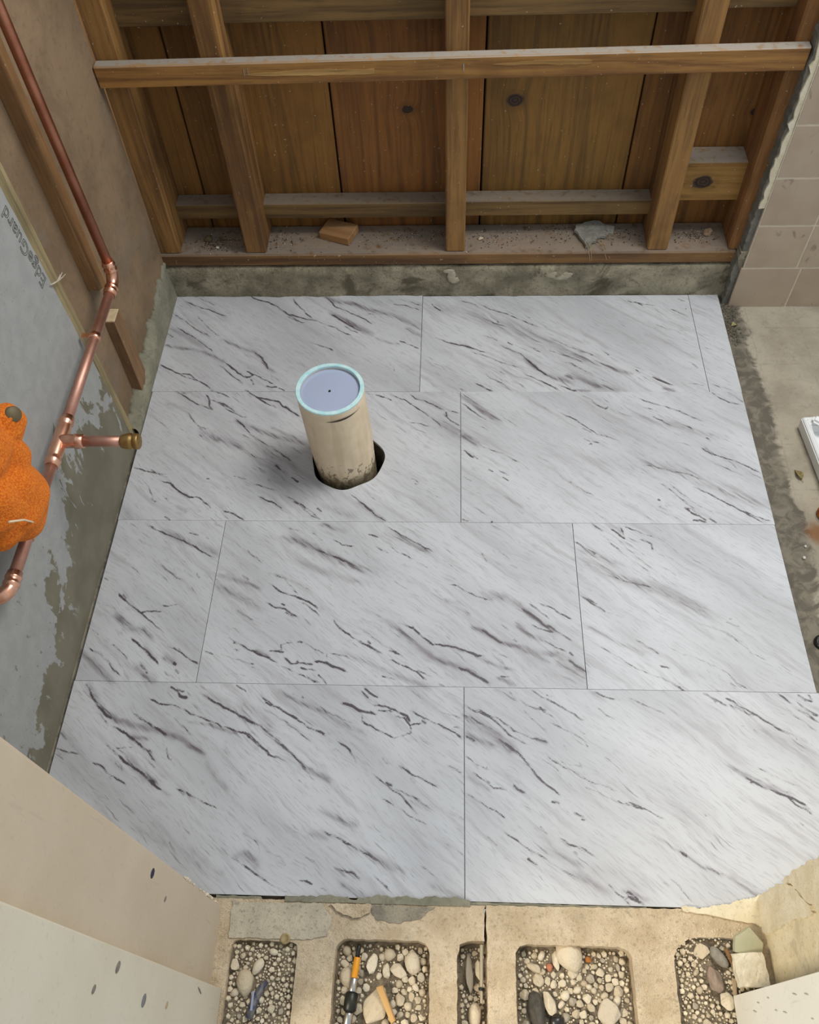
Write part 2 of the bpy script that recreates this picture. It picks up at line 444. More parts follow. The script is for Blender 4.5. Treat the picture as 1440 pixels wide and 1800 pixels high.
# ------------------------------------------------------------------ floor: slab and marble-look tiles
VEINS = """l2.5,.9 -105 889 -81 873 -61 867 -37 853 -22 839 8 814;l1.9,.6 -228 890 -203 876 -181 864 -169 854;l1.9,.7 -247 874 -223 862 -201 850 -181 844 -160 832 -140 824;l1.8,.7 -262 837 -243 821 -230 813 -217 800 -201 785 -180 772 -162 761;l1.8,.6 -209 831 -191 809 -171 785 -155 770 -143 759;l1.8,.7 -245 793 -223 776 -205 764 -183 746 -168 733 -149 715;l1.8,.7 -261 774 -245 761;b5.9,.7 -256 739 -225 730 -204 728 -178 719 -159 711 -138 699 -124 690;l2.3,.8 -124 690 -109 676 -94 662 -80 652 -64 648;l1.7,.9 -79 666 -71 662 -62 655 -74 648 -88 655;l1.7,.7 -139 688 -121 671 -103 652 -88 641 -73 625;l1.7,.7 -66 645 -56 628;b5.8,.5 -142 755 -116 740 -88 726 -68 718 -50 701 -34 672 -19 662;l1.8,.7 -68 718 -56 709 -44 693 -31 669;l2.3,.9 -259 685 -235 671 -212 657 -191 645;l2.3,.85 -212 659 -191 657 -176 643 -156 631 -135 613;l1.7,.7 -192 647 -167 638 -149 625;l1.7,.7 -65 659 -40 643 -15 630;l2.9,.8 -33 626 -19 621 -9 623;l1.7,.7 -7 621 9 613;b14.4,.25 -258 789 -222 770 -195 751 -174 737;b17.4,.2 -251 866 -215 850 -173 830 -138 811;l2.5,.85 -19 833 4 824 29 814 54 808;l1.9,.7 -15 824 5 812 19 805 33 804;l1.9,.75 -8 884 5 860 21 841 33 825 45 814;b9.8,.6 63 884 83 872 106 864 130 860 158 844 186 834 207 828 227 817 256 798 272 786;l2.5,.8 63 884 78 868 88 852 107 842 124 831 146 819 160 809 172 796;l1.9,.6 159 832 170 828 179 817;b12.2,.5 81 829 104 814 127 798 149 783 171 768;l2.4,.75 78 833 99 815 118 800 138 783 152 776;l1.8,.8 76 795 96 787 107 776 129 765;l1.8,.6 111 795 128 780 144 772;l1.8,.7 41 752 58 740 79 732 98 722;b6.0,.4 182 757 206 745 230 739;l1.8,.7 229 750 250 739 271 726;l1.9,.6 209 859 236 855 271 839;l1.9,.5 216 875 243 867 271 853;l1.4,.5 159 698 186 683 202 672;l1.8,.5 209 688 219 676 222 665;l1.4,.4 242 682 263 665;b9.7,.4 243 787 273 764;l1.9,.7 292 862 303 847 316 837;b35.5,.28 276 859 327 839 380 823 432 801 471 782 508 756 546 738 582 713 616 696;l1.8,.65 386 866 417 842 449 829 475 813 497 800 530 782;l2.5,.7 354 868 372 864 386 856 394 846;l2.5,.7 486 830 501 815;l1.2,.5 539 800 559 781;l1.8,.65 401 818 422 802 437 795 455 787;l2.5,.7 430 808 435 801;l1.4,.5 529 760 554 747 583 727 612 710;l2.1,.7 302 762 328 746 348 739 372 733 394 722 415 714;l1.8,.6 361 724 384 715 407 707 429 693 454 682 476 673;b7.2,.4 333 744 359 737 379 728;l1.8,.6 398 767 418 758 431 749;l2.4,.6 449 746 461 738;l2.6,.75 433 738 456 724 476 712 488 698 502 679 516 663 530 650;b10.4,.55 485 698 504 675 523 658 547 645 576 635;l2.3,.75 478 660 502 645 524 631 552 611;l1.7,.6 458 651 478 648 500 638 528 615;l2.1,.7 401 660 413 646 433 635 452 615;l2.3,.75 381 635 403 620 417 611;l1.7,.5 434 665 443 655;l1.4,.5 460 640 472 628 484 615;b8.1,.65 562 653 586 645 610 633;l2.3,.7 539 633 562 620 581 611;b4.6,.7 574 615 608 613;l1.8,.6 532 722 556 711 578 703 600 689;l1.7,.6 550 696 570 687 589 675 612 658;b5.9,.5 579 715 601 699 615 692;l2.4,.7 499 729 516 717;l1.4,.4 277 714 303 693 328 675 353 657;l1.7,.6 351 620 366 611;l2.3,.65 699 867 720 861 740 855 768 850;l1.9,.6 720 863 737 850;l1.9,.6 810 872 827 863;l1.9,.65 790 842 807 832 825 817;l3.2,.8 822 844 826 840;l1.8,.55 753 797 770 786 789 779 805 768;l2.1,.55 573 734 595 722 624 706;b9.3,.55 572 717 601 699 630 685 663 668 689 658;l2.4,.6 638 722 652 708;l1.7,.6 698 671 708 658;l3.4,.8 727 651 747 638 770 626;b10.3,.65 568 658 596 641 624 626 657 615;l1.4,.5 570 692 594 672 617 655;l1.4,.4 593 665 640 638 663 621;b6.8,.5 745 621 768 613;l2.9,.5 813 685 825 671;l1.7,.5 795 634 830 626;l1.2,.4 841 767 858 762;l1.2,.4 840 732 870 716;l1.7,.55 836 631 856 623 881 613;l2.2,.7 -215 615 -191 598 -165 579 -136 566 -127 560;b4.5,.6 -196 607 -181 607 -161 594;l1.7,.7 -141 613 -120 607 -94 592;l2.5,.85 -148 603 -137 586 -137 573 -127 562;l2.2,.7 -137 588 -118 581 -98 562 -80 553;l2.2,.7 -116 584 -93 566 -73 547 -55 543;l2.2,.9 -71 615 -48 598 -26 581 -4 569;l2.4,.9 -52 600 -30 592 -3 585 10 571 32 556 47 545;b8.6,.55 -77 536 -52 521 -22 507 5 496 33 489 62 479;l1.7,.65 -80 540 -61 521 -44 500 -22 484 2 468 24 451 39 439;b6.5,.45 -7 518 18 504 47 490;l2.2,.7 -178 558 -159 532 -139 512;l2.2,.6 -143 521 -133 514;b15.0,.4 -141 510 -110 492 -83 482 -56 468;l1.6,.5 -146 503 -125 482;l1.6,.5 -56 468 -28 447 -2 441 25 420;l1.6,.6 35 472 59 453;l2.1,.6 -19 423 -3 405;l2.1,.7 3 395 9 390;l2.1,.7 10 430 25 417;l2.1,.8 46 400 59 391;l1.6,.5 -63 403 -37 395;l2.0,.7 -22 385 0 377 20 369;l1.8,.75 -13 359 7 348 21 342 39 326;l1.2,.4 -49 383 -19 364;l1.8,.7 37 361 63 345 83 330 103 312;l1.6,.7 -256 422 -223 412 -209 409 -189 406;l1.6,.6 -225 421 -209 409 -187 399;l1.5,.6 -250 409 -230 392 -215 375 -202 350;l2.5,.7 -208 353 -195 343;l2.2,.9 -203 395 -179 386 -160 369 -139 356 -122 355 -107 344 -92 331;l2.0,.85 -73 328 -53 321 -27 305;l2.0,.7 -173 312 -161 304;l1.8,.6 -181 353 -172 347;l2.6,.8 -114 398 -106 395;b8.0,.3 -157 337 -135 321;b40.6,.25 -33 465 12 434 57 394 99 355;b8.9,.3 -223 580 -192 569 -172 558;l2.3,.75 186 602 206 596 222 586;l1.7,.5 168 606 188 601;l2.2,.75 211 607 229 596 248 587 261 576 279 561 296 546 312 530 319 517;l2.0,.75 255 604 268 592 286 586 309 572 326 559;l2.2,.8 326 559 329 546;l1.7,.6 309 572 331 562 353 554;l1.8,.6 319 556 336 536 353 523;b15.2,.35 317 533 352 504;l1.8,.65 252 534 277 528 299 520;l1.3,.45 257 520 290 506;l1.3,.5 222 421 247 409 273 396 278 390;l2.1,.7 271 388 275 386;l1.3,.5 302 363 321 356;l1.5,.5 167 379 187 365 202 351;l2.4,.85 11 575 28 559 45 545;l1.8,.7 52 350 70 336 88 318 107 308;l2.0,.7 98 333 108 325;l2.0,.65 149 370 169 353 189 334 209 314 225 306;b7.9,.4 169 348 199 325 218 309;l2.1,.7 43 402 59 390;l2.1,.7 31 447 39 438;l1.6,.6 38 472 60 453;b11.9,.25 104 342 138 325 172 311;b11.0,.5 356 603 373 587 392 567 411 548 430 533;l2.8,.55 356 584 375 564 392 548 406 537;l1.6,.45 356 545 380 530 410 511;b10.7,.5 356 502 372 490 386 478;l2.1,.55 386 478 409 466 432 457 448 445 464 437;l2.1,.8 360 466 379 445;l1.6,.6 367 460 386 445;l2.1,.8 404 422 413 416;l1.7,.65 422 420 442 408;l1.7,.65 429 405 442 395;l1.5,.6 358 406 376 393;l1.3,.5 495 450 515 438;l1.6,.5 457 421 462 419;l1.9,.7 541 558 560 547 573 539 584 527 597 515 610 504 631 497 648 488;l1.7,.6 581 521 599 509;l1.6,.55 582 496 597 487 613 485;l2.1,.8 592 481 598 481;l2.2,.75 588 603 606 590 615 577 630 566 637 571;l1.7,.5 638 568 660 554 680 544;l1.6,.55 529 413 538 401 555 389 576 372 591 364;b6.0,.25 434 360 451 346 464 338;l2.5,.6 355 313 368 307;l2.0,.8 406 306 410 305;b26.1,.2 610 449 643 435 673 421;l1.2,.3 364 360 384 341;l1.2,.3 371 387 400 365 434 357;l2.2,.6 678 610 698 592 718 582 743 573 768 562 789 548 813 534;l2.5,.7 835 610 849 595 864 584 888 576;l2.2,.6 866 610 882 594 894 581;l1.8,.6 702 570 723 565;l1.4,.5 649 558 678 546;b13.0,.35 684 558 717 537 754 528 784 515 813 503 842 497;l2.0,.65 716 548 732 538 750 521;l2.2,.5 742 548 768 529 796 514;l1.7,.6 809 497 817 487;l1.3,.4 824 500 849 488 872 474;l1.4,.45 748 488 770 481 792 473;l2.3,.75 795 478 807 468 816 457 831 450 848 444 862 436 882 422 894 413;l2.1,.7 794 473 814 454;l1.6,.5 827 450 843 439 855 420;l1.5,.5 811 438 836 424 862 408;b24.1,.35 677 458 700 435 730 424 756 415 780 399 804 385 833 371 858 355 896 339;l1.9,.5 684 433 708 429 734 419 764 413 789 399;l2.0,.8 769 385 791 370 808 357 828 344 845 331 862 318 879 306;l1.8,.75 846 334 863 322 893 310;l2.5,.55 706 395 724 381 739 362 754 345 765 332;l2.5,.5 716 404 733 384 752 362 771 344 791 330 798 320;l2.2,.85 746 338 756 328 772 318 781 312;l1.5,.6 744 339 757 336 772 320;l3.0,.8 753 312 766 313 779 308;l2.0,.7 784 317 796 307;l3.0,.6 701 357 706 354;l4.0,.5 699 343 713 335 726 330;l1.5,.5 710 346 718 338;l1.8,.5 682 348 708 327 728 317 744 308;l1.9,.5 620 503 651 488;l1.2,.3 612 427 638 412 663 395;l1.9,.7 -208 301 -185 285 -160 273 -136 263 -113 252 -91 238 -68 227;b13.4,.35 -168 279 -128 262 -95 249 -61 237;l1.8,.75 -124 279 -104 273;l1.8,.6 -82 299 -61 290;l1.5,.5 -92 269 -85 266;l1.9,.65 -164 216 -148 202 -134 193 -115 180;l1.4,.6 -139 207 -130 195;l1.9,.6 -129 225 -115 217;l2.8,.6 -97 198 -88 186;l1.1,.4 -101 172 -93 162;l1.7,.6 -212 210 -191 193;l1.9,.6 -254 186 -244 181;l1.6,.75 -226 161 -210 146 -195 133 -176 120 -151 101 -130 85;l1.8,.7 -223 154 -205 140;l1.4,.7 -215 156 -204 145;l2.3,.8 -176 120 -166 122 -152 124 -139 123;l1.4,.6 -144 135 -131 134 -117 137 -107 130;l1.1,.4 -103 128 -73 99;l1.5,.45 -257 139 -234 133 -220 126;b9.7,.5 -218 117 -198 99 -182 91 -164 87 -149 71;l2.4,.85 -185 77 -172 67 -155 54 -141 42 -126 29;b6.1,.4 -159 60 -136 39;l1.7,.7 -212 64 -195 52 -177 36;l1.3,.45 -253 91 -236 79;l1.7,.65 -260 61 -231 49 -211 34 -197 18 -185 9;l3.4,.7 -200 20 -194 14;b8.5,.45 -259 50 -227 25 -207 9 -195 -1;l1.5,.5 -203 43 -187 26 -167 -1;b8.5,.55 -164 28 -145 12 -126 -1;l1.7,.6 -157 31 -141 14;l1.6,.75 -121 62 -99 53 -79 39 -63 31;l1.8,.6 -102 59 -97 53;b6.9,.5 -123 44 -103 31;l3.0,.85 -105 32 -99 30;l2.6,.6 -100 23 -92 14;l1.7,.6 -118 19 -91 1;l1.5,.6 -37 258 -15 243 5 227 19 215;l1.5,.6 49 292 70 284;l1.6,.6 93 281 115 264;l1.7,.7 129 271 147 258 170 253;b6.9,.5 109 299 130 292 153 282;l2.0,.8 193 278 212 273;l1.7,.55 207 254 230 240;b13.2,.5 46 273 83 259 114 242 142 228 175 214 207 204;l1.9,.6 104 248 130 235 160 224 183 212;b13.1,.25 74 224 118 205 155 192 192 181;b7.4,.35 -59 195 -36 187 -5 178 20 168;b12.7,.4 -58 173 -32 160 -1 144 25 131;l2.8,.6 -18 195 -4 184;l1.8,.65 -18 130 -2 119 16 110;l1.2,.5 28 199 56 188 73 169 84 158;l1.3,.5 36 199 71 183 107 163;l2.0,.8 33 179 52 163 74 156 94 148 112 138 122 127;l1.6,.75 90 144 108 132 123 119;l2.0,.85 28 144 48 133 63 132 76 121 88 118;l2.3,.7 57 141 62 137;l1.4,.6 63 126 84 114;l1.4,.6 98 114 111 102;l1.6,.75 145 115 153 100 168 89 187 77;l2.2,.85 187 77 206 67 229 54;l1.8,.7 203 77 210 71;b4.5,.45 195 133 214 123 236 108 252 98;l1.4,.6 205 87 231 68 254 56;l2.3,.85 -22 78 4 63 26 51 48 43 67 33;l1.6,.7 -14 71 6 62;l2.2,.7 -12 58 0 55;b4.4,.6 26 55 48 46;l2.2,.8 47 55 72 55;l1.1,.6 67 55 66 68 84 72;l2.2,.75 90 74 102 71;l1.4,.6 102 72 119 61 136 53;l1.9,.8 73 45 85 35 97 34;l2.6,.8 94 41 97 35;l2.6,.75 97 36 122 33;l2.2,.75 98 28 125 23;l3.9,.95 121 39 140 37 156 30 177 22;l1.3,.6 141 54 143 42;l1.2,.6 145 54 171 50 183 40;l1.5,.65 65 33 94 19 117 10 136 1;l1.7,.7 128 17 138 10 145 0;l2.6,.75 117 10 127 3;l1.4,.6 -57 53 -42 47;l1.3,.5 -33 49 0 39 29 31;l1.2,.4 -12 17 18 12;l1.4,.5 20 28 37 22;b7.7,.35 163 59 196 43 228 29 256 20;l1.7,.6 227 17 243 13 252 10;l1.9,.75 225 296 245 281 268 267 290 254 308 244;b9.6,.45 225 284 258 267 283 250 300 244;l1.9,.7 232 255 247 242 264 235 274 227;l1.1,.5 274 227 299 212;l1.7,.55 390 242 400 225;l1.2,.5 417 248 438 231;l1.1,.5 435 220 452 213;l1.7,.65 332 182 349 178 366 166 384 158 401 152;b5.5,.5 387 169 405 152;b5.4,.5 328 154 344 146 358 134 368 125;b10.7,.6 405 165 431 155 449 142 469 127 487 109 504 94;l2.2,.75 453 137 473 122 495 102;l1.8,.6 466 148 483 132 498 117;l1.8,.75 479 148 500 140 515 128 535 118;l1.9,.75 491 109 509 97 532 80;b6.1,.7 372 103 392 95 408 83 422 74 444 71 461 62 479 52 492 44;l2.6,.7 388 98 408 83 422 74;b7.1,.65 443 111 454 99 467 89 485 82;l1.8,.7 485 82 504 70 520 63;l1.4,.6 418 111 431 98;l1.8,.8 438 83 444 79;l1.3,.6 466 109 486 99 502 96;b8.6,.65 446 70 475 59 506 57 523 48 536 39 550 28;l2.6,.8 523 48 550 28;l1.7,.7 524 63 532 55;b13.7,.35 501 45 526 29 549 15;b6.8,.6 233 111 253 96 269 81 288 66 309 49 331 40 349 33 371 24 398 7;l2.6,.8 349 33 371 22 398 7;l2.4,.8 254 108 278 99 292 84 310 71 335 68 358 62 381 53 394 53;l2.7,.7 275 104 287 86;b4.3,.5 335 69 363 58 389 46 416 34 438 29;l1.1,.5 394 75 408 61 432 47;l1.6,.7 236 60 247 58 264 47;l1.9,.85 236 47 259 36 282 25 300 10;l1.4,.6 282 27 311 16;b8.5,.35 238 24 272 10 305 -1;b5.9,.75 411 15 426 11 435 4;l1.7,.6 415 18 429 18;l2.1,.6 320 5 330 0;l1.4,.4 515 191 526 184;l2.5,.8 581 306 600 288;b7.8,.6 608 302 628 295 629 285;l2.1,.8 613 295 637 271;l1.9,.7 631 295 637 271;l1.9,.65 637 299 660 289 685 277;l2.9,.7 661 273 680 264 681 250;l1.5,.5 686 268 704 259;l2.1,.55 594 284 615 260 636 236 657 219 672 203;l2.4,.5 620 278 640 250 661 226 684 206;l2.1,.75 548 268 567 253 584 242;b11.4,.4 556 252 584 239 617 219;b18.1,.38 554 232 598 209 633 189 669 180 701 167 732 145 759 127;l1.5,.5 592 205 631 189 669 180;l1.2,.4 550 182 572 170;l2.7,.75 549 164 567 149 580 140 591 131;l1.6,.7 559 159 578 146;l1.2,.4 591 132 620 122;b7.8,.35 550 108 592 87 628 67 643 57;l1.7,.7 632 84 655 67 665 60;l1.7,.5 569 74 594 59 619 40 650 26 680 13 694 2;l1.9,.7 662 41 680 36;l1.3,.4 668 86 692 65 700 46;l1.3,.45 700 62 728 51 755 37;l1.7,.65 752 38 767 28 775 14 793 3;l1.2,.5 764 14 783 5;l1.6,.55 733 117 756 108 774 99 788 87 802 74 810 63 839 47;l1.4,.5 774 101 800 82;l1.8,.6 784 124 789 124;l1.3,.5 777 118 800 109;l1.5,.5 801 238 823 220 844 207 851 194;l1.7,.6 680 16 704 -1;b12.0,.2 696 33 734 25;b8.1,.65 -234 -6 -217 -28 -197 -50 -173 -64 -148 -70 -123 -76 -99 -81 -81 -90;l2.5,.7 -237 -5 -215 -36 -194 -55 -180 -64;l2.4,.7 -152 -51 -133 -63 -114 -74 -86 -88;b5.6,.6 -87 -83 -70 -90 -54 -101 -29 -112;l2.4,.8 -180 -73 -159 -82 -138 -96 -121 -107 -108 -118 -99 -127;b5.7,.5 -148 -89 -120 -91;l2.4,.6 -115 -107 -104 -123;l2.2,.75 -194 -92 -172 -108 -149 -126 -129 -137 -108 -149 -92 -162 -70 -173;l1.6,.6 -168 -104 -141 -121;l1.3,.6 -165 -106 -138 -105;l1.6,.6 -163 -126 -146 -141;b11.0,.45 -146 -121 -118 -143 -92 -160;l1.7,.85 -197 -128 -182 -133 -165 -146 -147 -155 -137 -160;l2.4,.7 -165 -149 -161 -153;l1.4,.7 -260 -108 -237 -114 -218 -117;l2.0,.6 -257 -84 -242 -96;l2.4,.7 -233 -104 -230 -105;l1.9,.75 -139 -24 -113 -36 -86 -38 -63 -50 -38 -59 -8 -70 30 -81 56 -103;l4.2,.85 -104 -6 -89 -14 -82 -23 -70 -26;l2.1,.8 -94 -11 -77 -15;l2.5,.75 -55 -14 -29 -30 1 -44 27 -58 51 -69;b11.5,.3 -36 -18 3 -39 51 -64;l2.1,.7 0 -2 21 -14;l1.3,.55 -87 -57 -66 -74 -49 -90;b4.1,.5 -61 -64 -30 -68 -8 -75 16 -81;l1.5,.6 -65 -162 -41 -172 -17 -184 6 -192;l1.9,.5 -60 -164 -49 -174;b6.2,.4 -26 -128 -7 -149 15 -164;l2.2,.5 -59 -237 -47 -255;b7.5,.25 -115 -220 -86 -232 -62 -245;b8.8,.5 38 -257 56 -252 73 -262;l1.6,.65 34 -257 57 -270 80 -283;l1.5,.55 41 -222 65 -234 75 -252;b11.6,.25 -27 -248 3 -273 42 -295;l1.6,.6 -113 -125 -100 -135;l1.4,.5 -90 -102 -84 -120 -77 -122;l2.1,.5 -194 -64 -185 -74;l2.0,.85 39 -16 59 -31 86 -46 104 -56 123 -69 151 -81;l2.1,.8 51 -29 62 -35;l2.4,.75 115 -64 131 -72 151 -78;l1.6,.6 50 -39 85 -59 106 -74 130 -91;b16.4,.3 11 -35 44 -52 71 -72;b7.9,.55 14 -53 49 -70 74 -90 98 -111 122 -130 142 -139 162 -148;l1.7,.6 48 -66 76 -87 103 -109 127 -132;l2.4,.85 18 -78 33 -80 50 -95 69 -112 92 -120;l3.2,.7 63 -105 69 -114;l3.7,.95 167 -29 185 -34 203 -43 225 -46;l2.5,.8 203 -2 213 -13 229 -20;l1.7,.7 200 -8 211 -21;l2.5,.9 219 -32 237 -33 257 -42 272 -49 278 -60;l2.1,.8 225 -40 250 -42;l2.1,.85 253 -48 268 -53 278 -63 297 -60;l1.8,.8 277 -40 297 -50 319 -60 344 -72 356 -83;l4.1,.85 295 -55 302 -60;l1.6,.7 319 -60 356 -79;l1.8,.75 203 -49 204 -58 221 -67 239 -76 254 -83;l1.1,.6 254 -83 278 -75 278 -65;l2.5,.7 206 -61 221 -67;b6.5,.4 72 -13 112 -33 146 -45 174 -62 210 -77;l1.3,.6 121 -25 148 -43 174 -55 189 -62;l2.5,.7 106 -20 111 -24;l1.7,.6 92 -15 103 -21;l1.6,.75 167 -88 187 -100 192 -109 202 -122;l1.2,.5 163 -100 180 -107;l1.4,.5 236 -111 246 -123;l2.0,.75 260 -122 278 -134 297 -142 320 -154;l2.4,.6 280 -141 287 -149;l2.4,.6 265 -127 280 -134;l1.7,.65 223 -135 238 -146 252 -158 269 -167 281 -182 296 -195;l3.9,.7 243 -149 255 -153;l2.3,.6 252 -155 274 -164 290 -171 312 -186;b6.9,.35 281 -173 309 -186;l1.2,.6 237 -170 258 -180 282 -196 310 -208;l1.6,.65 332 -121 346 -128 357 -134;b7.6,.35 152 -192 181 -203 204 -211;b10.2,.45 141 -221 169 -225 197 -237 225 -249 248 -259 271 -269;l1.5,.55 159 -219 187 -231 220 -247 241 -257;l1.3,.55 333 -230 358 -248;l1.1,.4 293 -258 315 -272 333 -288;l1.5,.7 176 -264 193 -271 206 -273 218 -283;l1.4,.6 231 -272 245 -284 254 -291;b8.6,.4 187 -286 210 -296 233 -305;l1.6,.7 131 -284 152 -289;l1.2,.5 114 -252 136 -265 139 -271;l1.2,.5 163 -293 172 -297;l1.3,.55 79 -246 103 -255 111 -267;b7.3,.4 44 -256 63 -262 73 -270;l1.7,.65 45 -264 72 -279 99 -294 122 -302;l1.0,.4 135 -252 154 -262 171 -282;b8.6,.3 311 -285 338 -296 357 -300;l2.0,.5 117 -149 120 -150;l2.3,.3 137 -160 149 -167;l1.3,.5 317 -39 356 -50;l2.0,.6 341 -64 353 -65;l3.8,.5 351 -194 358 -198;l1.8,.7 358 -28 371 -36 396 -46 411 -58 425 -73 441 -83 456 -90;l1.6,.65 373 -32 392 -42 412 -50 431 -66 457 -78 482 -84;b4.9,.6 465 -80 482 -84;b12.9,.6 358 -47 381 -63 403 -75 421 -89 434 -97;l2.6,.75 411 -79 424 -91 436 -99 447 -111 458 -126 469 -141 484 -153 510 -170;b11.3,.4 358 -74 377 -84 405 -91;l2.0,.6 361 -78 375 -86;l1.5,.6 358 -42 381 -55 403 -67;l1.5,.6 405 -1 423 -11 441 -23;l1.3,.5 427 -6 441 -22;l1.8,.75 443 -19 459 -30 475 -34 485 -42 495 -47;l3.3,.8 471 -30 483 -36;l2.0,.7 460 -2 478 -15 496 -23 514 -35 539 -50;l1.7,.6 485 -12 493 -14;l2.5,.6 523 -42 538 -51;l1.3,.5 447 -35 462 -49 476 -63 485 -75;l1.4,.6 486 -53 506 -63 525 -73 536 -81 542 -93;l2.0,.6 478 -61 483 -65;l1.5,.6 529 -66 539 -71;l2.8,.5 504 -87 511 -95;l1.4,.55 465 -106 486 -118 503 -135;l1.6,.6 472 -98 494 -115 517 -127 537 -140 561 -147 581 -156;l1.1,.5 498 -111 512 -117 529 -119 526 -107;l1.4,.5 530 -148 549 -155 572 -168 593 -173;l1.5,.6 571 -166 596 -175 618 -180;l1.6,.6 360 -108 376 -120 396 -129;l2.8,.6 384 -123 392 -126;l1.7,.75 367 -130 384 -141 401 -153 418 -156;l2.3,.7 388 -144 395 -147;l2.0,.75 428 -148 436 -156 445 -161;l1.2,.5 430 -142 438 -148;b4.7,.35 360 -138 376 -147 395 -156;l1.4,.6 359 -161 380 -174 404 -186 417 -195;l1.9,.6 402 -186 406 -187;l2.6,.8 483 -170 494 -174;l1.4,.5 490 -173 510 -191;l2.3,.65 512 -186 527 -191;l2.0,.8 523 -194 528 -196;l1.2,.4 464 -164 482 -181;l1.5,.55 411 -212 428 -222 442 -233 460 -241 478 -253 501 -266 520 -276;l1.9,.5 420 -217 435 -227;l2.4,.75 445 -247 459 -258;l1.9,.5 446 -236 453 -243;l1.1,.5 459 -258 466 -265;l1.3,.5 390 -220 405 -233;l1.2,.55 462 -203 474 -216;l1.9,.65 487 -219 503 -228 516 -231 527 -236 541 -246;l2.5,.7 508 -238 515 -241;l1.3,.5 516 -234 530 -239;b7.3,.3 468 -234 493 -245 520 -257;b8.6,.4 510 -266 530 -277 553 -290;l2.1,.65 552 -277 565 -291 580 -303;l1.9,.6 563 -291 579 -296 596 -299;b5.7,.4 571 -283 603 -297;l1.1,.4 416 -292 428 -304;l0.9,.35 526 -196 553 -208 576 -224;b18.1,.2 528 -258 564 -264 606 -280;b5.0,.4 549 -3 562 -13 572 -19;l1.7,.6 555 -4 576 -13 590 -17;l1.6,.6 560 -30 573 -41 585 -49;l1.8,.6 609 -12 624 -19 637 -26;l1.7,.6 626 -22 651 -33 664 -40;l3.8,.7 720 -2 734 -10 741 -18;l2.1,.6 725 -3 742 -14 756 -24;l1.2,.4 707 -6 725 -19 743 -31;l2.1,.8 750 -10 764 -14 774 -24 787 -30 800 -40 818 -53 838 -66;l2.0,.7 757 -18 773 -28 791 -38;l2.9,.6 787 -29 793 -36;l1.3,.5 828 -58 848 -68 848 -74;l2.0,.6 677 12 696 0;l2.5,.75 834 -1 846 -13 855 -24 869 -33 885 -47;l4.2,.7 864 -3 872 -12 885 -14;l2.5,.7 859 -16 874 -29 888 -37;l3.3,.6 880 -3 885 -16;l1.8,.5 840 -21 851 -35 866 -47 882 -63;l1.2,.4 731 -43 740 -50;l1.6,.5 770 -53 776 -55;l1.2,.4 787 -57 795 -67;b16.3,.12 640 -56 699 -57 737 -62;b24.0,.2 796 -61 841 -80 873 -100;l1.0,.3 596 -94 618 -107 639 -122 663 -139 687 -156 708 -170 725 -179;l0.9,.35 690 -100 710 -113 723 -122;l1.9,.5 690 -117 698 -123;b7.7,.4 744 -114 764 -127 785 -140 807 -149 826 -158;l2.3,.75 757 -127 774 -137 794 -148 812 -155 824 -160 834 -165 846 -176;l3.1,.8 768 -137 772 -139;l1.5,.7 815 -156 824 -167 837 -174 846 -181;l1.4,.5 780 -114 799 -125 819 -136 839 -143;l1.4,.5 787 -129 801 -142 823 -153;l1.4,.4 823 -189 830 -196;l2.0,.55 588 -168 602 -173 618 -180 632 -188 644 -195;l3.8,.4 587 -171 595 -174;l0.9,.25 593 -208 618 -225;l1.9,.5 694 -184 699 -186;b4.4,.35 620 -212 642 -228 660 -240 680 -253 710 -264;l1.8,.6 652 -234 663 -241;l2.6,.4 694 -232 703 -239;l1.7,.4 680 -253 707 -262 730 -274 751 -290;b5.7,.4 714 -264 736 -280 755 -291;l1.4,.55 634 -268 647 -278 654 -289 662 -299;l1.4,.4 626 -273 634 -280;l2.9,.5 645 -293 651 -297;l1.7,.45 675 -258 687 -271 700 -283 712 -294;l1.4,.4 663 -267 682 -285 704 -296;l1.4,.4 692 -263 711 -281 725 -297;l1.7,.5 753 -280 769 -288;l2.9,.6 574 -293 588 -297 599 -304;l2.2,.5 575 -286 591 -296"""
strokes = []
for part in VEINS.split(';'):
    h, *c = part.split(' ')
    w, d = h[1:].split(',')
    strokes.append((h[0], float(w) / 1000, float(d), np.array([float(v) / 1000 for v in c]).reshape(-1, 2)))

def vein_fields(X, Y):
    wx = X + 0.0010 * wob(X, Y); wy = Y + 0.0010 * wob(X, Y, 2.1)
    L = np.zeros(X.shape); B = np.zeros(X.shape)
    for k, w, dk, P in strokes:
        reach = (w * 2.2 if k == 'b' else w * 1.1 + 0.004) + 0.004
        lo = P.min(0) - reach; hi = P.max(0) + reach
        idx = np.nonzero((wx > lo[0]) & (wx < hi[0]) & (wy > lo[1]) & (wy < hi[1]))[0]
        if not len(idx):
            continue
        x = wx[idx]; y = wy[idx]
        best = np.full(len(idx), 9.0); along = np.zeros(len(idx))
        n = len(P) - 1
        for i in range(n):
            a, b = P[i], P[i + 1]
            ab = b - a; l2 = ab @ ab + 1e-12
            t = np.clip(((x - a[0]) * ab[0] + (y - a[1]) * ab[1]) / l2, 0, 1)
            d = np.hypot(x - a[0] - t * ab[0], y - a[1] - t * ab[1])
            m = d < best
            best[m] = d[m]; along[m] = ((i + t) / n)[m]
        taper = np.clip(np.minimum(along, 1 - along) * 5 + 0.45, 0, 1)
        if k == 'l':
            v = dk * taper * np.exp(-(best / (w * 0.42 * taper + 0.0011)) ** 2)
            L[idx] = np.maximum(L[idx], v)
        else:
            v = dk * np.exp(-(best / (w * 0.62)) ** 2) * np.clip(taper + 0.1, 0, 1)
            B[idx] = np.maximum(B[idx], v)
    return L, B

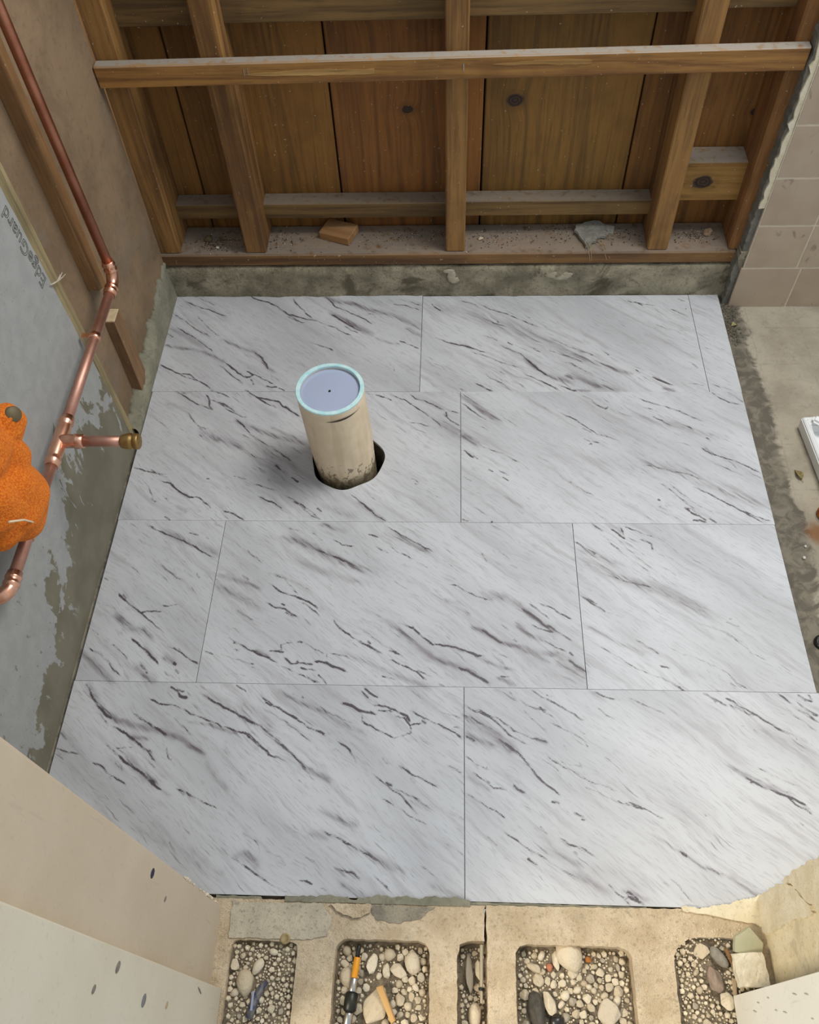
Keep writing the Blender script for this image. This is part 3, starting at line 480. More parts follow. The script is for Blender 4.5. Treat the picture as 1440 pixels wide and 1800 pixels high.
def floor_tile(x0, x1, y0, y1, parent, z=0.0, tilt=0.0, hole=None, notch=False):
    g = 0.0018
    nx = max(2, int(round((x1 - x0) / g))); ny = max(2, int(round((y1 - y0) / g)))
    X, Y = np.meshgrid(np.linspace(x0, x1, nx + 1), np.linspace(y0, y1, ny + 1))
    X = X.ravel(); Y = Y.ravel()
    i, j = np.meshgrid(np.arange(nx), np.arange(ny))
    a = (j * (nx + 1) + i).ravel()
    F = np.stack([a, a + 1, a + nx + 2, a + nx + 1], 1)
    if hole:
        hx, hy, hr = hole
        ca = np.arctan2(Y - hy, X - hx)
        rr = hr * (1 + 0.03 * np.sin(3 * ca + 1) + 0.02 * np.sin(7 * ca) + 0.06 * np.maximum(0, np.cos(ca - 0.35)))
        cx = X[F].mean(1); cy = Y[F].mean(1)
        fa = np.arctan2(cy - hy, cx - hx)
        fr = hr * (1 + 0.03 * np.sin(3 * fa + 1) + 0.02 * np.sin(7 * fa) + 0.06 * np.maximum(0, np.cos(fa - 0.35)))
        F = F[np.hypot(cx - hx, cy - hy) > fr]
        d = np.hypot(X - hx, Y - hy)
    L, B = vein_fields(X, Y)
    # border edges
    E = np.concatenate([F[:, [0, 1]], F[:, [1, 2]], F[:, [2, 3]], F[:, [3, 0]]])
    key = np.sort(E, 1); k = key[:, 0].astype(np.int64) * 10000000 + key[:, 1]
    u, inv, cnt = np.unique(k, return_inverse=True, return_counts=True)
    bE = E[cnt[inv] == 1]
    if hole:
        bv = np.unique(bE)
        near = bv[d[bv] < hr * 1.25]
        X[near] = hx + np.cos(ca[near]) * rr[near]; Y[near] = hy + np.sin(ca[near]) * rr[near]
    N = len(X)
    bv = np.unique(bE); remap = {int(v): N + q for q, v in enumerate(bv)}
    px, py, pz = parent.location
    V = np.stack([X - px, Y - py, np.full(N, z - pz) + tilt * (Y - y0)], 1)
    V2 = V[bv].copy(); V2[:, 2] -= 0.0055
    side = [(int(q), int(p), remap[int(p)], remap[int(q)]) for p, q in bE]
    c = np.array([(x0 + x1) / 2 - px, (y0 + y1) / 2 - py, 0.0])
    allv = np.concatenate([V, V2]) - c
    o = mesh_obj('floor_tile', allv.tolist(), F.tolist() + side, MARBLE, parent)
    o.location = c
    me = o.data
    pad = np.zeros(len(V2))
    for nm, arr in (('vein_line', np.concatenate([L, pad])), ('vein_band', np.concatenate([B, pad]))):
        at = me.attributes.new(nm, 'FLOAT', 'POINT')
        at.data.foreach_set('value', arr.astype(np.float32))
    return o

def grid_slab(name, x0, x1, y0, y1, z, amp, mat, g=0.012, hole=None):
    nx = int((x1 - x0) / g); ny = int((y1 - y0) / g)
    X, Y = np.meshgrid(np.linspace(x0, x1, nx + 1), np.linspace(y0, y1, ny + 1))
    Z = z + amp * wob(X * 0.6, Y * 0.6)
    V = np.stack([X.ravel(), Y.ravel(), Z.ravel()], 1)
    i, j = np.meshgrid(np.arange(nx), np.arange(ny)); a = (j * (nx + 1) + i).ravel()
    F = np.stack([a, a + 1, a + nx + 2, a + nx + 1], 1)
    if hole:
        cx = V[F, 0].mean(1); cy = V[F, 1].mean(1)
        F = F[np.hypot(cx - hole[0], cy - hole[1]) > hole[2]]
    return mesh_obj(name, V.tolist(), F.tolist(), mat, smooth=True)

XL, XR = -0.2575, 0.8945
PX, PY = 0.1405, 0.4435           # centre of the drain pipe
floor = grid_slab('floor', -0.33, 1.7, -0.312, 1.0, -0.0125, 0.0011, SLAB, hole=(PX, PY, 0.078))
tag(floor, 'bare grey concrete slab under the marble tiles and to their right', kind='structure')
e = 0.0005
rows = [
    (0.6105, 0.8835, [XL - 0.002, 0.2742, 0.8339, XR + 0.001]),
    (0.3052, 0.6100, [XL, 0.3545, XR]),
    (0.0003, 0.3047, [XL + 0.001, -0.0619, 0.5481, XR - 0.001]),
    (-0.3045, -0.0003, [XL, 0.3586, XR + 0.002]),
]
for ri, (y0, y1, xs) in enumerate(rows):
    for ci in range(len(xs) - 1):
        hole = (PX + 0.0025, PY - 0.003, 0.0650) if (ri == 1 and ci == 0) else None
        dy = 0.0022 if (ri == 0 and ci == 0) else 0.0
        dz = -0.0007 if (ri == 0 and ci > 0) else 0.0
        floor_tile(xs[ci] + e, xs[ci + 1] - e, y0, y1 + dy, floor, z=dz + rnd.uniform(-0.0002, 0.0002), hole=hole)
# rough concrete sides of the hole cut round the drain pipe
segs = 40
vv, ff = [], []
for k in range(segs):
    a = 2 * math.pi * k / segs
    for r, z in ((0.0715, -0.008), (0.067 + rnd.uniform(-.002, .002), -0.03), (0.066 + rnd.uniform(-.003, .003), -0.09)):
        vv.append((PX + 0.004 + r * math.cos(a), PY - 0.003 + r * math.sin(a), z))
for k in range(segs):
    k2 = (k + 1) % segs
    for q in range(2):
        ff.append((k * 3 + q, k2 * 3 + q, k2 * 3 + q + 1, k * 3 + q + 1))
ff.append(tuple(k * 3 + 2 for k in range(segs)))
mesh_obj('pipe_hole', vv, ff, concrete('dark_hole_concrete', (70, 66, 56), (112, 106, 92), scale=40), floor)  # hole sides in a darker concrete tone

# ------------------------------------------------------------------ back wall: curb, plate, studs, boards
wall_back = tag(empty('wall_back', (0, 0.89, 0)), 'open stud wall with brown board sheathing above a concrete curb', kind='structure')
WB = wall_back
# curb face slightly uneven
nx, nz = 90, 10
vv, ff = [], []
for a in range(nx + 1):
    for b in range(nz + 3):
        x = -0.33 + 1.262 * a / nx
        if b <= nz:
            z = -0.03 + 0.105 * b / nz; y = 0.8845 + 0.0022 * wob(x * .8, z * 2.0)
            if b == nz: y += 0.003
        else:
            z = 0.0755 + 0.001 * wob(x, 0.3); y = 0.8925 if b == nz + 1 else 1.02
        vv.append((x, y - 0.89, z))
H = nz + 3
for a in range(nx):
    for b in range(H - 1):
        ff.append((a * H + b, (a + 1) * H + b, (a + 1) * H + b + 1, a * H + b + 1))
mesh_obj('concrete_curb', vv, ff, CURB, WB, smooth=True)
box('sill_plate', -0.272, 0.906, 0.8868, 0.9805, 0.0800, 0.1085, PLATE, WB, bevel=0.003)
for xc, w, dx in ((-0.242, 0.042, 0.008), (-0.066, 0.042, 0.0), (0.341, 0.039, -0.003), (0.741, 0.040, -0.014)):
    box('stud', xc - w / 2, xc + w / 2, 0.892, 0.981, 0.1085, 1.30, STUD, WB, bevel=0.0025, dx=dx)
STUD_R = wood('red_stud_pine', (112, 70, 34), (150, 104, 54), 2, dust=0.5)
box('stud', 0.879, 0.914, 0.892, 0.981, 0.1085, 1.30, STUD_R, WB, bevel=0.0025, dx=-0.02)
seams = [-0.43, -0.172, 0.1105, 0.3925, 0.6755, 0.98]
kn = [((-0.045, -0.009, -0.38, 0.012),), ((0.10, -0.009, -0.54, 0.008), (-0.115, -.009, -.20, .008)), ((0.0, -0.009, -0.255, 0.011), (-.065, -.009, -.08, .013)),
      ((-0.085, -0.009, -0.24, 0.016),), ((0.06, -0.009, -0.27, 0.010), (-.06, -.009, -.03, .02))]
for i in range(5):
    sh = wood('sheathing_board_%d' % i, (98 + 4 * (i % 3), 66 + 3 * (i % 2), 25), (138 + 5 * (i % 3), 96 + 3 * (i % 2), 41), 2, knots=kn[i])
    box('sheathing_board', seams[i] + 0.0016, seams[i + 1] - 0.0016, 0.982 - 0.0008 * (i % 2), 1.0, -0.03, 1.26, sh, WB, bevel=0.002)
box('seam_light_block', -0.45, 0.98, 1.002, 1.012, -0.03, 1.30, BLACK, WB, bevel=0)  # added black sheet, keeps light from leaking through the board seams
# blocking between the studs
for x0, x1, y0, z0, z1 in ((-0.228, -0.080, 0.945, 0.153, 0.186), (-0.050, 0.328, 0.944, 0.153, 0.187), (0.355, 0.735, 0.945, 0.154, 0.188)):
    box('blocking', x0, x1, y0, 0.981, z0, z1, BLOCKING, WB, bevel=0.0015)
KB = wood('knotty_blocking', (128, 92, 40), (166, 124, 62), 0, dust=0.95, knots=((-0.012, -0.0255, 0.0, 0.0185),))
box('blocking', 0.755, 0.894, 0.930, 0.981, 0.196, 0.278, KB, WB, bevel=0.0015)
for x0, x1, d in ((-0.228, -0.080, 0.0), (-0.050, 0.328, 0.003), (0.355, 0.735, 0.006), (0.755, 0.89, 0.01)):
    box('blocking', x0, x1, 0.935, 0.981, 0.538 + d, 0.63, BLOCKING, WB, bevel=0.0015)
# rail nailed across the stud faces
GOUGE = wood('torn_pale_pine', (150, 112, 58), (196, 156, 96), 0)
rail = box('rail', -0.264, 0.9045, 0.8715, 0.8915, 0.4745, 0.5125, RAIL, WB, bevel=0.002, dz=0.011, jit=0.0007)
for px_, pz_ in ((-0.005, 0.496), (0.352, 0.496), (-0.012, 0.494)):
    box('staple', px_ - 0.0006, px_ + 0.0006, 0.8705, 0.872, pz_ - 0.007, pz_ + 0.005, STEEL, rail, bevel=0).location = (px_ - 0.32, -0.0105, pz_ - 0.4935)

for gx0, gx1, gz, gh in ((-0.02, 0.205, 0.4905, 0.0075), (0.40, 0.56, 0.5000, 0.0060)):
    pl = [(gx0, gz)] + [(gx0 + (gx1 - gx0) * k / 9, gz + gh * math.sin(k / 9 * 2.2) * rnd.uniform(.7, 1.0)) for k in range(1, 10)] + [(gx1, gz - gh * .3)] + [(gx1 - (gx1 - gx0) * k / 6, gz - gh * rnd.uniform(.2, .5)) for k in range(1, 6)]
    g = rough_plate('gouge', [(p[0] - 0.32, p[1] - 0.4935) for p in pl], -0.0110, -0.0095, GOUGE, None, jit=0.0006, axis='y', step=0.008)
    g.parent = rail
# ------------------------------------------------------------------ tiled wall right of the studs
WT = tag(empty('wall_right', (0.92, 0.87, 0)), 'old wall of small beige ceramic tiles beside the open studs', kind='structure')
SCRATCH = concrete('grey_scratch_coat', (104, 102, 92), (128, 124, 112), scale=30)
GROUT = concrete('light_grout', (206, 192, 168), (216, 203, 180), scale=60, bump=0.2, speck=0.2)
box('mortar_bed', 0.917, 1.62, 0.8672, 0.981, -0.03, 1.25, SCRATCH, WT, bevel=0.0)
box('grout', 0.9185, 1.62, 0.8611, 0.8675, -0.016, 1.25, GROUT, WT, bevel=0.0)
def tile_mat():
    m = Mat('beige_wall_tile', 0.35)
    v = m.obj(True)
    n = m.noise(v, 14, 3)
    r = m.n('ObjectInfo', out=5)
    c = m.mix(m.step(n, 0.3, 0.7), lin((176, 156, 134)), lin((188, 169, 147)))
    c = m.mix(m.math('MULTIPLY', r, 0.35), c, lin((160, 140, 122)))
    sm = m.noise(m.obj(True, scale=(1, 1, 0.5), rot=(0, 0.5, 0)), 34, 4, 0.6, 1.0)
    c = m.mix(m.math('MULTIPLY', m.step(sm, 0.62, 0.70), 0.55), c, lin((112, 98, 82)))
    m.color(c)
    return m.m
WTILE = tile_mat()
xs = [0.9185, 1.0235, 1.1255, 1.2275, 1.3295]
zs = [-0.014, 0.0880, 0.1885, 0.2905, 0.3925, 0.4945, 0.5965, 0.6985, 0.8005]
for ci in range(4):
    for ri in range(8):
        z0, z1 = zs[ri], zs[ri + 1]
        x0 = xs[ci] - (0.004 if (ci == 0 and ri == 0) else 0)
        sx = 0.010 if ri == 0 and ci > 0 else 0.0
        box('wall_tile', x0 + 0.0009 + sx, xs[ci + 1] - 0.0009 + (0.010 if ri == 0 else 0), 0.8605, 0.8662, z0 + 0.0010, z1 - 0.0010, WTILE, WT, bevel=0.0012)
# torn edge of the plaster between tile and stud
out = []
z = 0.226
L_, R_ = [], []
while z < 0.80:
    L_.append((0.9085 + rnd.uniform(-0.003, 0.004) + (0.004 if 0.27 < z < 0.285 else 0), z)); R_.append((0.9188, z)); z += 0.011
rough_plate('plaster_edge', L_ + R_[::-1], 0.8630, 0.868, PLASTER, WT, jit=0.0012, axis='y')
L_, R_ = [], []
z = -0.012
while z < 0.80:
    L_.append((0.9065 + rnd.uniform(-0.002, 0.002) - (0.003 if z < .12 else 0), z)); R_.append((0.9192, z)); z += 0.012
rough_plate('mortar_edge', L_ + R_[::-1], 0.8675, 0.8915, SCRATCH, WT, jit=0.0012, axis='y')
out = [(0.913 + rnd.uniform(-.003, .003), 0.078), (0.9175, 0.078), (0.9175, 0.125), (0.906, 0.125), (0.9045, 0.10)]
rough_plate('mortar_lump', out, 0.8655, 0.886, CURB, WT, jit=0.0016, axis='y', step=0.004)

# ------------------------------------------------------------------ left wall
WLW = tag(empty('wall_left', (-0.262, 0.3, 0)), 'left wall of grey cement board with an unboarded brown strip', kind='structure')
def side_board(name, pts, x_front, thick, mat):
    o = rough_plate(name, pts, x_front - thick, x_front, mat, WLW, jit=0.0006, axis='x', step=0.02)
    # keep texture coordinates in wall space
    return o
lower = [(-0.40, 0.0005), (0.4785, 0.0005), (0.4605, 0.4075), (-0.40, 0.4255)]
upper = [(-0.40, 0.4270), (0.4600, 0.4090), (0.4200, 1.30), (-0.40, 1.30)]
side_board('cement_board', lower, -0.2615, 0.0115, BOARD)
side_board('cement_board', upper, -0.2605, 0.0115, BOARD)
side_board('batten', [(0.43, -0.01), (0.5055, -0.01), (0.4785, 1.30), (0.40, 1.30)], -0.2690, 0.018, KHAKI)
side_board('batten_gap_shade', [(0.50, -0.01), (0.5125, -0.01), (0.4855, 1.30), (0.47, 1.30)], -0.2835, 0.010, BLACK)  # black strip painted in for the shade of the gap beside the batten
side_board('back_panel', [(0.40, -0.03), (0.64, -0.03), (0.64, 1.30), (0.40, 1.30)], -0.2845, 0.012, PANEL)
# panel right of the furring strip, out of square with the room
pv = [(-0.2845, 0.615), (-0.2645, 0.8885), (-0.2745, 0.8905), (-0.2965, 0.615)]
vv = [(x + 0.262, y - 0.3, z) for z in (0.0, 1.30) for x, y in pv]
mesh_obj('back_panel', vv, [(0, 1, 5, 4), (1, 2, 6, 5), (2, 3, 7, 6), (3, 0, 4, 7), (4, 5, 6, 7), (3, 2, 1, 0)], PANEL, WLW)
side_board('furring_strip', [(0.592, 0.2735), (0.6285, 0.2570), (0.6215, 1.30), (0.5860, 1.30)], -0.2660, 0.0185, FURRING)
fb = side_board('furring_strip', [(0.590, 0.0), (0.634, 0.0), (0.6325, 0.1935), (0.5965, 0.1960)], -0.2660, 0.0185, wood('dark_furring_pine', (112, 82, 54), (140, 108, 74), 2))
bev = box('cut_end', -0.2835, -0.2665, 0.5985, 0.6315, 0.1935, 0.1965, plain('pale_end_grain', (196, 176, 138), 0.85, 0, (210, 192, 156), 120), fb, bevel=0.0008)
bev.location = (bev.location.x, bev.location.y - 0.3, bev.location.z) if False else (-0.275 + 0.262, 0.615 - 0.3, 0.1965)
# ragged mortar fillet at the foot of the bare strip
vv, ff = [], []
ny = 60
for a in range(ny + 1):
    y = 0.50 + 0.386 * a / ny
    h = 0.012 + 0.075 * max(0.0, (y - 0.56) / 0.33) ** 0.8 + 0.006 * float(wob(y, 0.0)) + 0.010 * max(0, math.sin(y * 70)) * (y > 0.62)
    xs_ = -0.2835 + 0.019 * max(0, (y - 0.615) / 0.2735)
    for x, z in ((-0.2588, -0.012), (-0.2595 - 0.0006, h * 0.55), (-0.2625, h * 0.86), (xs_ + 0.0045, h), (xs_ - 0.002, h + 0.004), (xs_ - 0.006, -0.012)):
        vv.append((x + 0.262 + 0.0005 * float(wob(y, z)), y - 0.3, z))
for a in range(ny):
    for b in range(5):
        ff.append((a * 6 + b, (a + 1) * 6 + b, (a + 1) * 6 + b + 1, a * 6 + b + 1))
mesh_obj('mortar_fillet', vv, ff, MORTAR, WLW, smooth=True)
# frayed tape where the board joint meets the batten
for q in range(5):
    a = Vector((-0.259, 0.452 + 0.004 * q, 0.408 - 0.002 * q))
    tube('tape_fibre', [a, a + Vector((0.003, 0.008, -0.004)), a + Vector((0.004, 0.02 + rnd.uniform(0, .01), -0.007 + rnd.uniform(-.004, .004)))], 0.0007,
         plain('pale_fibre', (200, 190, 170), 0.9), WLW, seg=5)
# printed lettering running up the edge of the upper board
def lettering(txt, size, loc, rot, mat, parent, name='lettering'):
    cu = bpy.data.curves.new(name, 'FONT'); cu.body = txt; cu.size = size
    cu.extrude = 0.0; cu.resolution_u = 4
    cu.fill_mode = 'NONE'; cu.bevel_depth = 0.00045; cu.bevel_resolution = 1
    tmp = bpy.data.objects.new(name + '_tmp', cu); COL.objects.link(tmp)
    bpy.context.view_layer.update()
    me = bpy.data.meshes.new_from_object(tmp.evaluated_get(bpy.context.evaluated_depsgraph_get()))
    bpy.data.objects.remove(tmp)
    me.name = name; me.materials.clear(); me.materials.append(mat)
    o = bpy.data.objects.new(name, me); COL.objects.link(o)
    o.parent = parent
    o.matrix_local = Matrix.Translation(Vector(loc) - Vector(parent.location)) @ rot
    return o
INK = plain('grey_ink', (84, 84, 80), 0.8)
# text runs up the wall (+z), letter tops towards -y, face towards +x
rot = Matrix(((0, 0, 1), (0, -1, 0), (1, 0, 0))).transposed().to_4x4()
rot = Matrix((Vector((0, 0.0, 1)), Vector((0, -1, 0)), Vector((1, 0, 0)))).transposed().to_4x4()
lettering('EdgeGuard', 0.030, (-0.2603, 0.452, 0.418), Matrix.Rotation(math.radians(3.5), 4, 'X') @ rot, INK, WLW)

# ------------------------------------------------------------------ front wall: doorway stubs, block course
WF = tag(empty('wall_front', (0.38, -0.40, 0)), 'broken doorway wall with open concrete block cores at its foot', kind='structure')
def stub_mat(name, a, b):
    m = Mat(name, 0.75)
    v = m.obj(False)
    n = m.noise(v, 6, 4); n2 = m.noise(v, 160, 3)
    c = m.mix(m.step(n, 0.35, 0.65), lin(a), lin(b))
    st = m.noise(m.n('Mapping', {0: v, 3: (1, 1.0, 0.12)}), 90, 3, 0.55)
    c = m.mix(m.math('MULTIPLY', m.step(st, 0.66, 0.70), 0.15), c, lin((150, 140, 122)))
    c = m.mix(m.math('MULTIPLY', m.step(n2, 0.6, 0.7), 0.2), c, lin(tuple(x * .82 for x in a)))
    m.color(c); m.bump(n2, 0.15, 0.002)
    return m.m
STUB = stub_mat('beige_wall_skim', (190, 174, 150), (198, 183, 160))
TRIM = stub_mat('cream_painted_trim', (204, 194, 172), (210, 201, 181))
TRIM_R = stub_mat('white_painted_trim', (232, 230, 217), (238, 236, 226))
P = [(-0.262, -0.318), (0.027, -0.318), (0.030, -0.322), (0.030, -0.50), (-0.262, -0.50)]
sl = rough_plate('plaster_panel', P, -0.05, 1.30, STUB, WF, jit=0.0, step=1.0)
# chipped skim along the far arris
CH = plain('white_chip', (226, 214, 192), 0.9, 0, (206, 192, 166), 200, 0.5)
for q in range(16):
    z = 0.02 + rnd.random() ** 1.6 * 0.22
    s = rnd.uniform(0.0014, 0.0036)
    bm = bmesh.new(); bmesh.ops.create_icosphere(bm, subdivisions=1, radius=s)
    for v in bm.verts: v.co = Vector((v.co.x * rnd.uniform(.5, 1.2), v.co.y * .7, v.co.z * rnd.uniform(.8, 2.2)))
    bm_obj('skim_chip', bm, CH, WF, loc=Vector((0.0285, -0.3185, z)) - Vector(WF.location))
DK = plain('dark_nail_hole', (44, 40, 62), 0.8)
GY = plain('grey_nail_hole', (96, 92, 86), 0.8, 0, (130, 122, 110), 200)
def mark(x, y, z, ry, rz, mat, parent, tilt=0.0, name='nail_hole'):
    bm = bmesh.new(); bmesh.ops.create_uvsphere(bm, u_segments=12, v_segments=6, radius=1.0)
    for v in bm.verts: v.co = Vector((v.co.x * 0.0008, v.co.y * ry, v.co.z * rz))
    o = bm_obj(name, bm, mat, parent, smooth=True, loc=Vector((x, y, z)) - Vector(parent.location))
    o.rotation_euler = (tilt, 0, 0)
    return o
mark(0.0302, -0.3370, 0.313, 0.0046, 0.0060, DK, WF, 0.85)
mark(0.0302, -0.352, 0.255, 0.0022, 0.004, GY, WF, 0.85)
t1 = tag(empty('trim_1', (0.04, -0.45, 0)), 'cream painted door casing board at the lower left', kind='structure')
P = [(0.008, -0.4165), (0.0445, -0.4165), (0.0455, -0.418), (0.0455, -0.51), (0.008, -0.51)]
tb = rough_plate('casing_board', P, 0.004, 1.30, TRIM, t1, jit=0.0, step=1.0)
mark(0.0458, -0.431, 0.405, 0.0040, 0.0058, GY, t1, 0.9)
mark(0.0458, -0.4505, 0.315, 0.0052, 0.0065, plain('steel_grey_hole', (112, 114, 116), 0.5), t1, 0.9)
mark(0.0458, -0.4515, 0.452, 0.0028, 0.0042, GY, t1, 0.9)
mark(0.0458, -0.4495, 0.236, 0.0028, 0.004, plain('brown_hole', (168, 150, 112), 0.8), t1, 0.9)
mark(0.0458, -0.427, 0.112, 0.0012, 0.010, plain('hair_scratch', (128, 116, 98), 0.8), t1, -0.3)
t2 = tag(empty('trim_2', (0.71, -0.45, 0)), 'white painted door casing board at the lower right', kind='structure')
P = [(0.695, -0.4055), (0.73, -0.4045), (0.73, -0.51), (0.694, -0.51)]
rough_plate('casing_board', P, 0.002, 1.30, TRIM_R, t2, jit=0.0, step=1.0)
for q in range(14):
    yy = -0.409 - rnd.random() * 0.05; zz = 0.03 + rnd.random() * 0.30
    mark(0.6945, yy, zz, 0.0009, rnd.uniform(0.003, 0.007), plain('grey_scuff', (190, 186, 176), 0.8) if q == 0 else bpy.data.materials['grey_scuff'], t2, 0.2, 'scuff')
# right stub with a torn plaster arris
RS = concrete('pale_plaster_wall', (216, 203, 170), (230, 219, 190), bump=0.4, scale=20, speck=0.3, spots=((176, 166, 140), 14, 0.56, 0.5))
P = [(0.7495, -0.306), (0.7495, -0.50), (1.05, -0.50), (1.05, -0.300), (0.76, -0.300)]
rough_plate('plaster_panel', P, -0.06, 1.30, RS, WF, jit=0.0, step=1.0)
# thick torn layer standing proud of it: outline in (y, z)
o1 = [(-0.405, 0.150), (-0.312, 0.205), (-0.297, 0.140), (-0.290, 0.060), (-0.2855, 0.10), (-0.285, 0.16), (-0.288, 0.30), (-0.288, 1.25), (-0.405, 1.25)]
o1 = [(-0.330, 0.1900), (-0.300, 0.1420), (-0.2905, 0.1120), (-0.2880, 0.128), (-0.2860, 0.16), (-0.286, 0.22), (-0.288, 0.30), (-0.288, 1.25), (-0.345, 1.25), (-0.345, 0.215)]
rough_plate('plaster_layer', o1, 0.7425, 0.7550, PLASTER, WF, jit=0.0022, axis='x', step=0.008)
o2 = [(-0.335, -0.03), (-0.298, -0.02), (-0.2915, 0.02), (-0.2895, 0.07), (-0.2900, 0.110), (-0.300, 0.139), (-0.335, 0.183)]
rough_plate('mortar_edge', o2, 0.7455, 0.7555, PLASTER, WF, jit=0.0024, axis='x', step=0.006)

BLOCKM = concrete('tan_block', (204, 182, 148), (228, 208, 176), spots=((190, 176, 152), 9, 0.56, 0.45), bump=1.0, scale=22, speck=0.38, rough=0.95, bd=0.006)
yb, yf = -0.3095, -0.515
cell = lambda a, b: rounded(a, b, -0.50, -0.3545, 0.016)
b1 = rough_plate('concrete_block', [(-0.012, yf), (0.3475, yf), (0.3485, -0.37), (0.352, -0.3575), (0.362, -0.3525), (0.3840, -0.352), (0.3845, yb), (-0.012, yb)], -0.11, 0.0015, BLOCKM, WF,
                 jit=0.0007, holes=[rounded(0.050, 0.1385, -0.50, -0.3595, 0.010), cell(0.1885, 0.3125)])
b2 = rough_plate('concrete_block', [(0.3868, yf), (0.760, yf), (0.760, yb + 0.004), (0.3868, yb)], -0.11, 0.0020, BLOCKM, WF,
                 jit=0.0007, holes=[cell(0.4235, 0.5735), rounded(0.626, 0.741, -0.50, -0.340, 0.035)])
GREYM = concrete('grey_mortar_patch', (182, 172, 150), (204, 193, 168), spots=((140, 132, 114), 26, 0.56, 0.5), bump=0.7, scale=26)
rough_plate('mortar_patch', [(0.045, -0.3135), (0.165, -0.3125), (0.182, -0.330), (0.176, -0.352), (0.150, -0.357), (0.045, -0.3575)], 0.0015, 0.0036, GREYM, WF, jit=0.001, step=0.005)
rough_plate('mortar_patch', [(0.236, -0.3128), (0.318, -0.3128), (0.300, -0.327), (0.270, -0.3345), (0.243, -0.3320), (0.233, -0.3235)], 0.001, 0.0034, concrete('dark_mortar_patch', (128, 122, 108), (164, 154, 132), scale=40), WF, jit=0.0014, step=0.004)
rough_plate('mortar_flake', [(0.178, -0.3130), (0.232, -0.3128), (0.2315, -0.3225), (0.219, -0.3285), (0.2095, -0.3300), (0.197, -0.3255), (0.187, -0.3210)], 0.0028, 0.0066, BLOCKM, WF, jit=0.0009, step=0.004)
rough_plate('mortar_lip', [(0.02, -0.3055), (0.082, -0.3055), (0.084, -0.3115), (0.02, -0.3115)], -0.01, -0.0012, MORTAR, WF, jit=0.0007, step=0.006)
rough_plate('mortar_lip', [(0.415, -0.3052), (0.52, -0.3053), (0.60, -0.3052), (0.60, -0.3115), (0.365, -0.3115), (0.365, -0.3052)], -0.01, -0.0012, MORTAR, WF, jit=0.0007, step=0.006)
# crumbs of mortar squeezed along the tile edge
o3 = []
for q in range(60):
    x = 0.115 + 0.25 * q / 59
    o3.append((x, -0.3028 + 0.0022 * float(wob(x, .1)) - (0.004 if 20 < q < 24 else 0)))
o3 += [(0.365, -0.3115), (0.115, -0.3115)]
rough_plate('mortar_lip', o3, -0.01, 0.0034, MORTAR, WF, jit=0.0005, step=0.01)
o3 = []
for q in range(50):
    x = 0.645 + 0.107 * q / 49
    o3.append((x, -0.3050 + 0.0014 * float(wob(x, .4)) + 0.017 * max(0, (x - 0.665) / 0.085) ** 1.6))
o3 += [(0.753, -0.330), (0.735, -0.322), (0.70, -0.3165), (0.67, -0.3125), (0.645, -0.3095)]
rough_plate('mortar_lip', o3, -0.01, 0.0050, RS, WF, jit=0.0009, step=0.006)
# pale plaster dabs on the curb face
DAB = concrete('pale_dab', (186, 176, 150), (208, 198, 172), scale=60, bump=0.8, speck=0.5)
for cx_, cz_, w_, h_ in ((0.335, 0.054, 0.009, 0.016), (0.341, 0.042, 0.011, 0.008), (0.545, 0.055, 0.016, 0.009), (0.562, 0.049, 0.020, 0.008), (0.575, 0.056, 0.011, 0.006), (0.330, 0.066, 0.012, 0.005)):
    bm = bmesh.new(); bmesh.ops.create_icosphere(bm, subdivisions=3, radius=1.0)
    for v in bm.verts:
        k = 1 + rnd.uniform(-.16, .16)
        v.co = Vector((v.co.x * w_ * k, v.co.y * 0.0022, v.co.z * h_ * k))
    bm_obj('plaster_dab', bm, DAB, WB, smooth=True, loc=(cx_, 0.8838 - 0.89, cz_))

# ------------------------------------------------------------------ copper water pipe on the left wall
CP = tag(empty('copper_pipe', (-0.235, 0.25, 0.29)), 'copper water pipe with a brass-capped tee running along the left wall', 'pipe')
zc, xc, yv = 0.2915, -0.235, 0.6005
R = 0.0080
def fit(name, c, axis, prof, mat, parent=CP, seg=22):
    p, r = collar(c, axis, prof)
    return tube(name, p, r, mat, parent, seg, axis=axis)
tube('riser_pipe', [(xc - 0.001, yv + 0.002, 0.322), (xc - 0.001, yv - 0.004, 0.6), (xc - 0.001, yv - 0.012, 1.28)], R, COPPER_D, CP)
# elbow: two collars and the bend between them
pts, rr = [], []
for k in range(11):
    a = math.pi / 2 * k / 10
    pts.append((xc, yv - 0.022 + 0.022 * math.sin(a), zc + 0.022 - 0.022 * math.cos(a))); rr.append(0.0098)
elbow = tube('elbow', pts, rr, COPPER_B, CP)
CR = [(-0.012, 0.0090), (-0.0115, 0.0099), (-0.0085, 0.0101), (-0.0070, 0.0112), (-0.0045, 0.0112), (-0.003, 0.0100), (0.001, 0.0100), (0.003, 0.0111), (0.0048, 0.0111), (0.006, 0.0099), (0.012, 0.0098)]
fit('collar', (xc, yv, zc + 0.027), (0, 0, 1), CR, COPPER_B, elbow).location = (0, 0, 0)
fit('collar', (xc, yv - 0.028, zc), (0, -1, 0), CR, COPPER_B, elbow).location = (0, 0, 0)
for ch in elbow.children:
    ch.data.transform(Matrix.Translation(-Vector(CP.location)))
tube('run_pipe', [(xc, yv - 0.03, zc), (xc, 0.42, zc), (xc, 0.29, zc)], R, COPPER, CP)
tube('run_pipe', [(xc, 0.215, zc), (xc, 0.10, zc), (xc, 0.02, zc)], R, COPPER, CP)
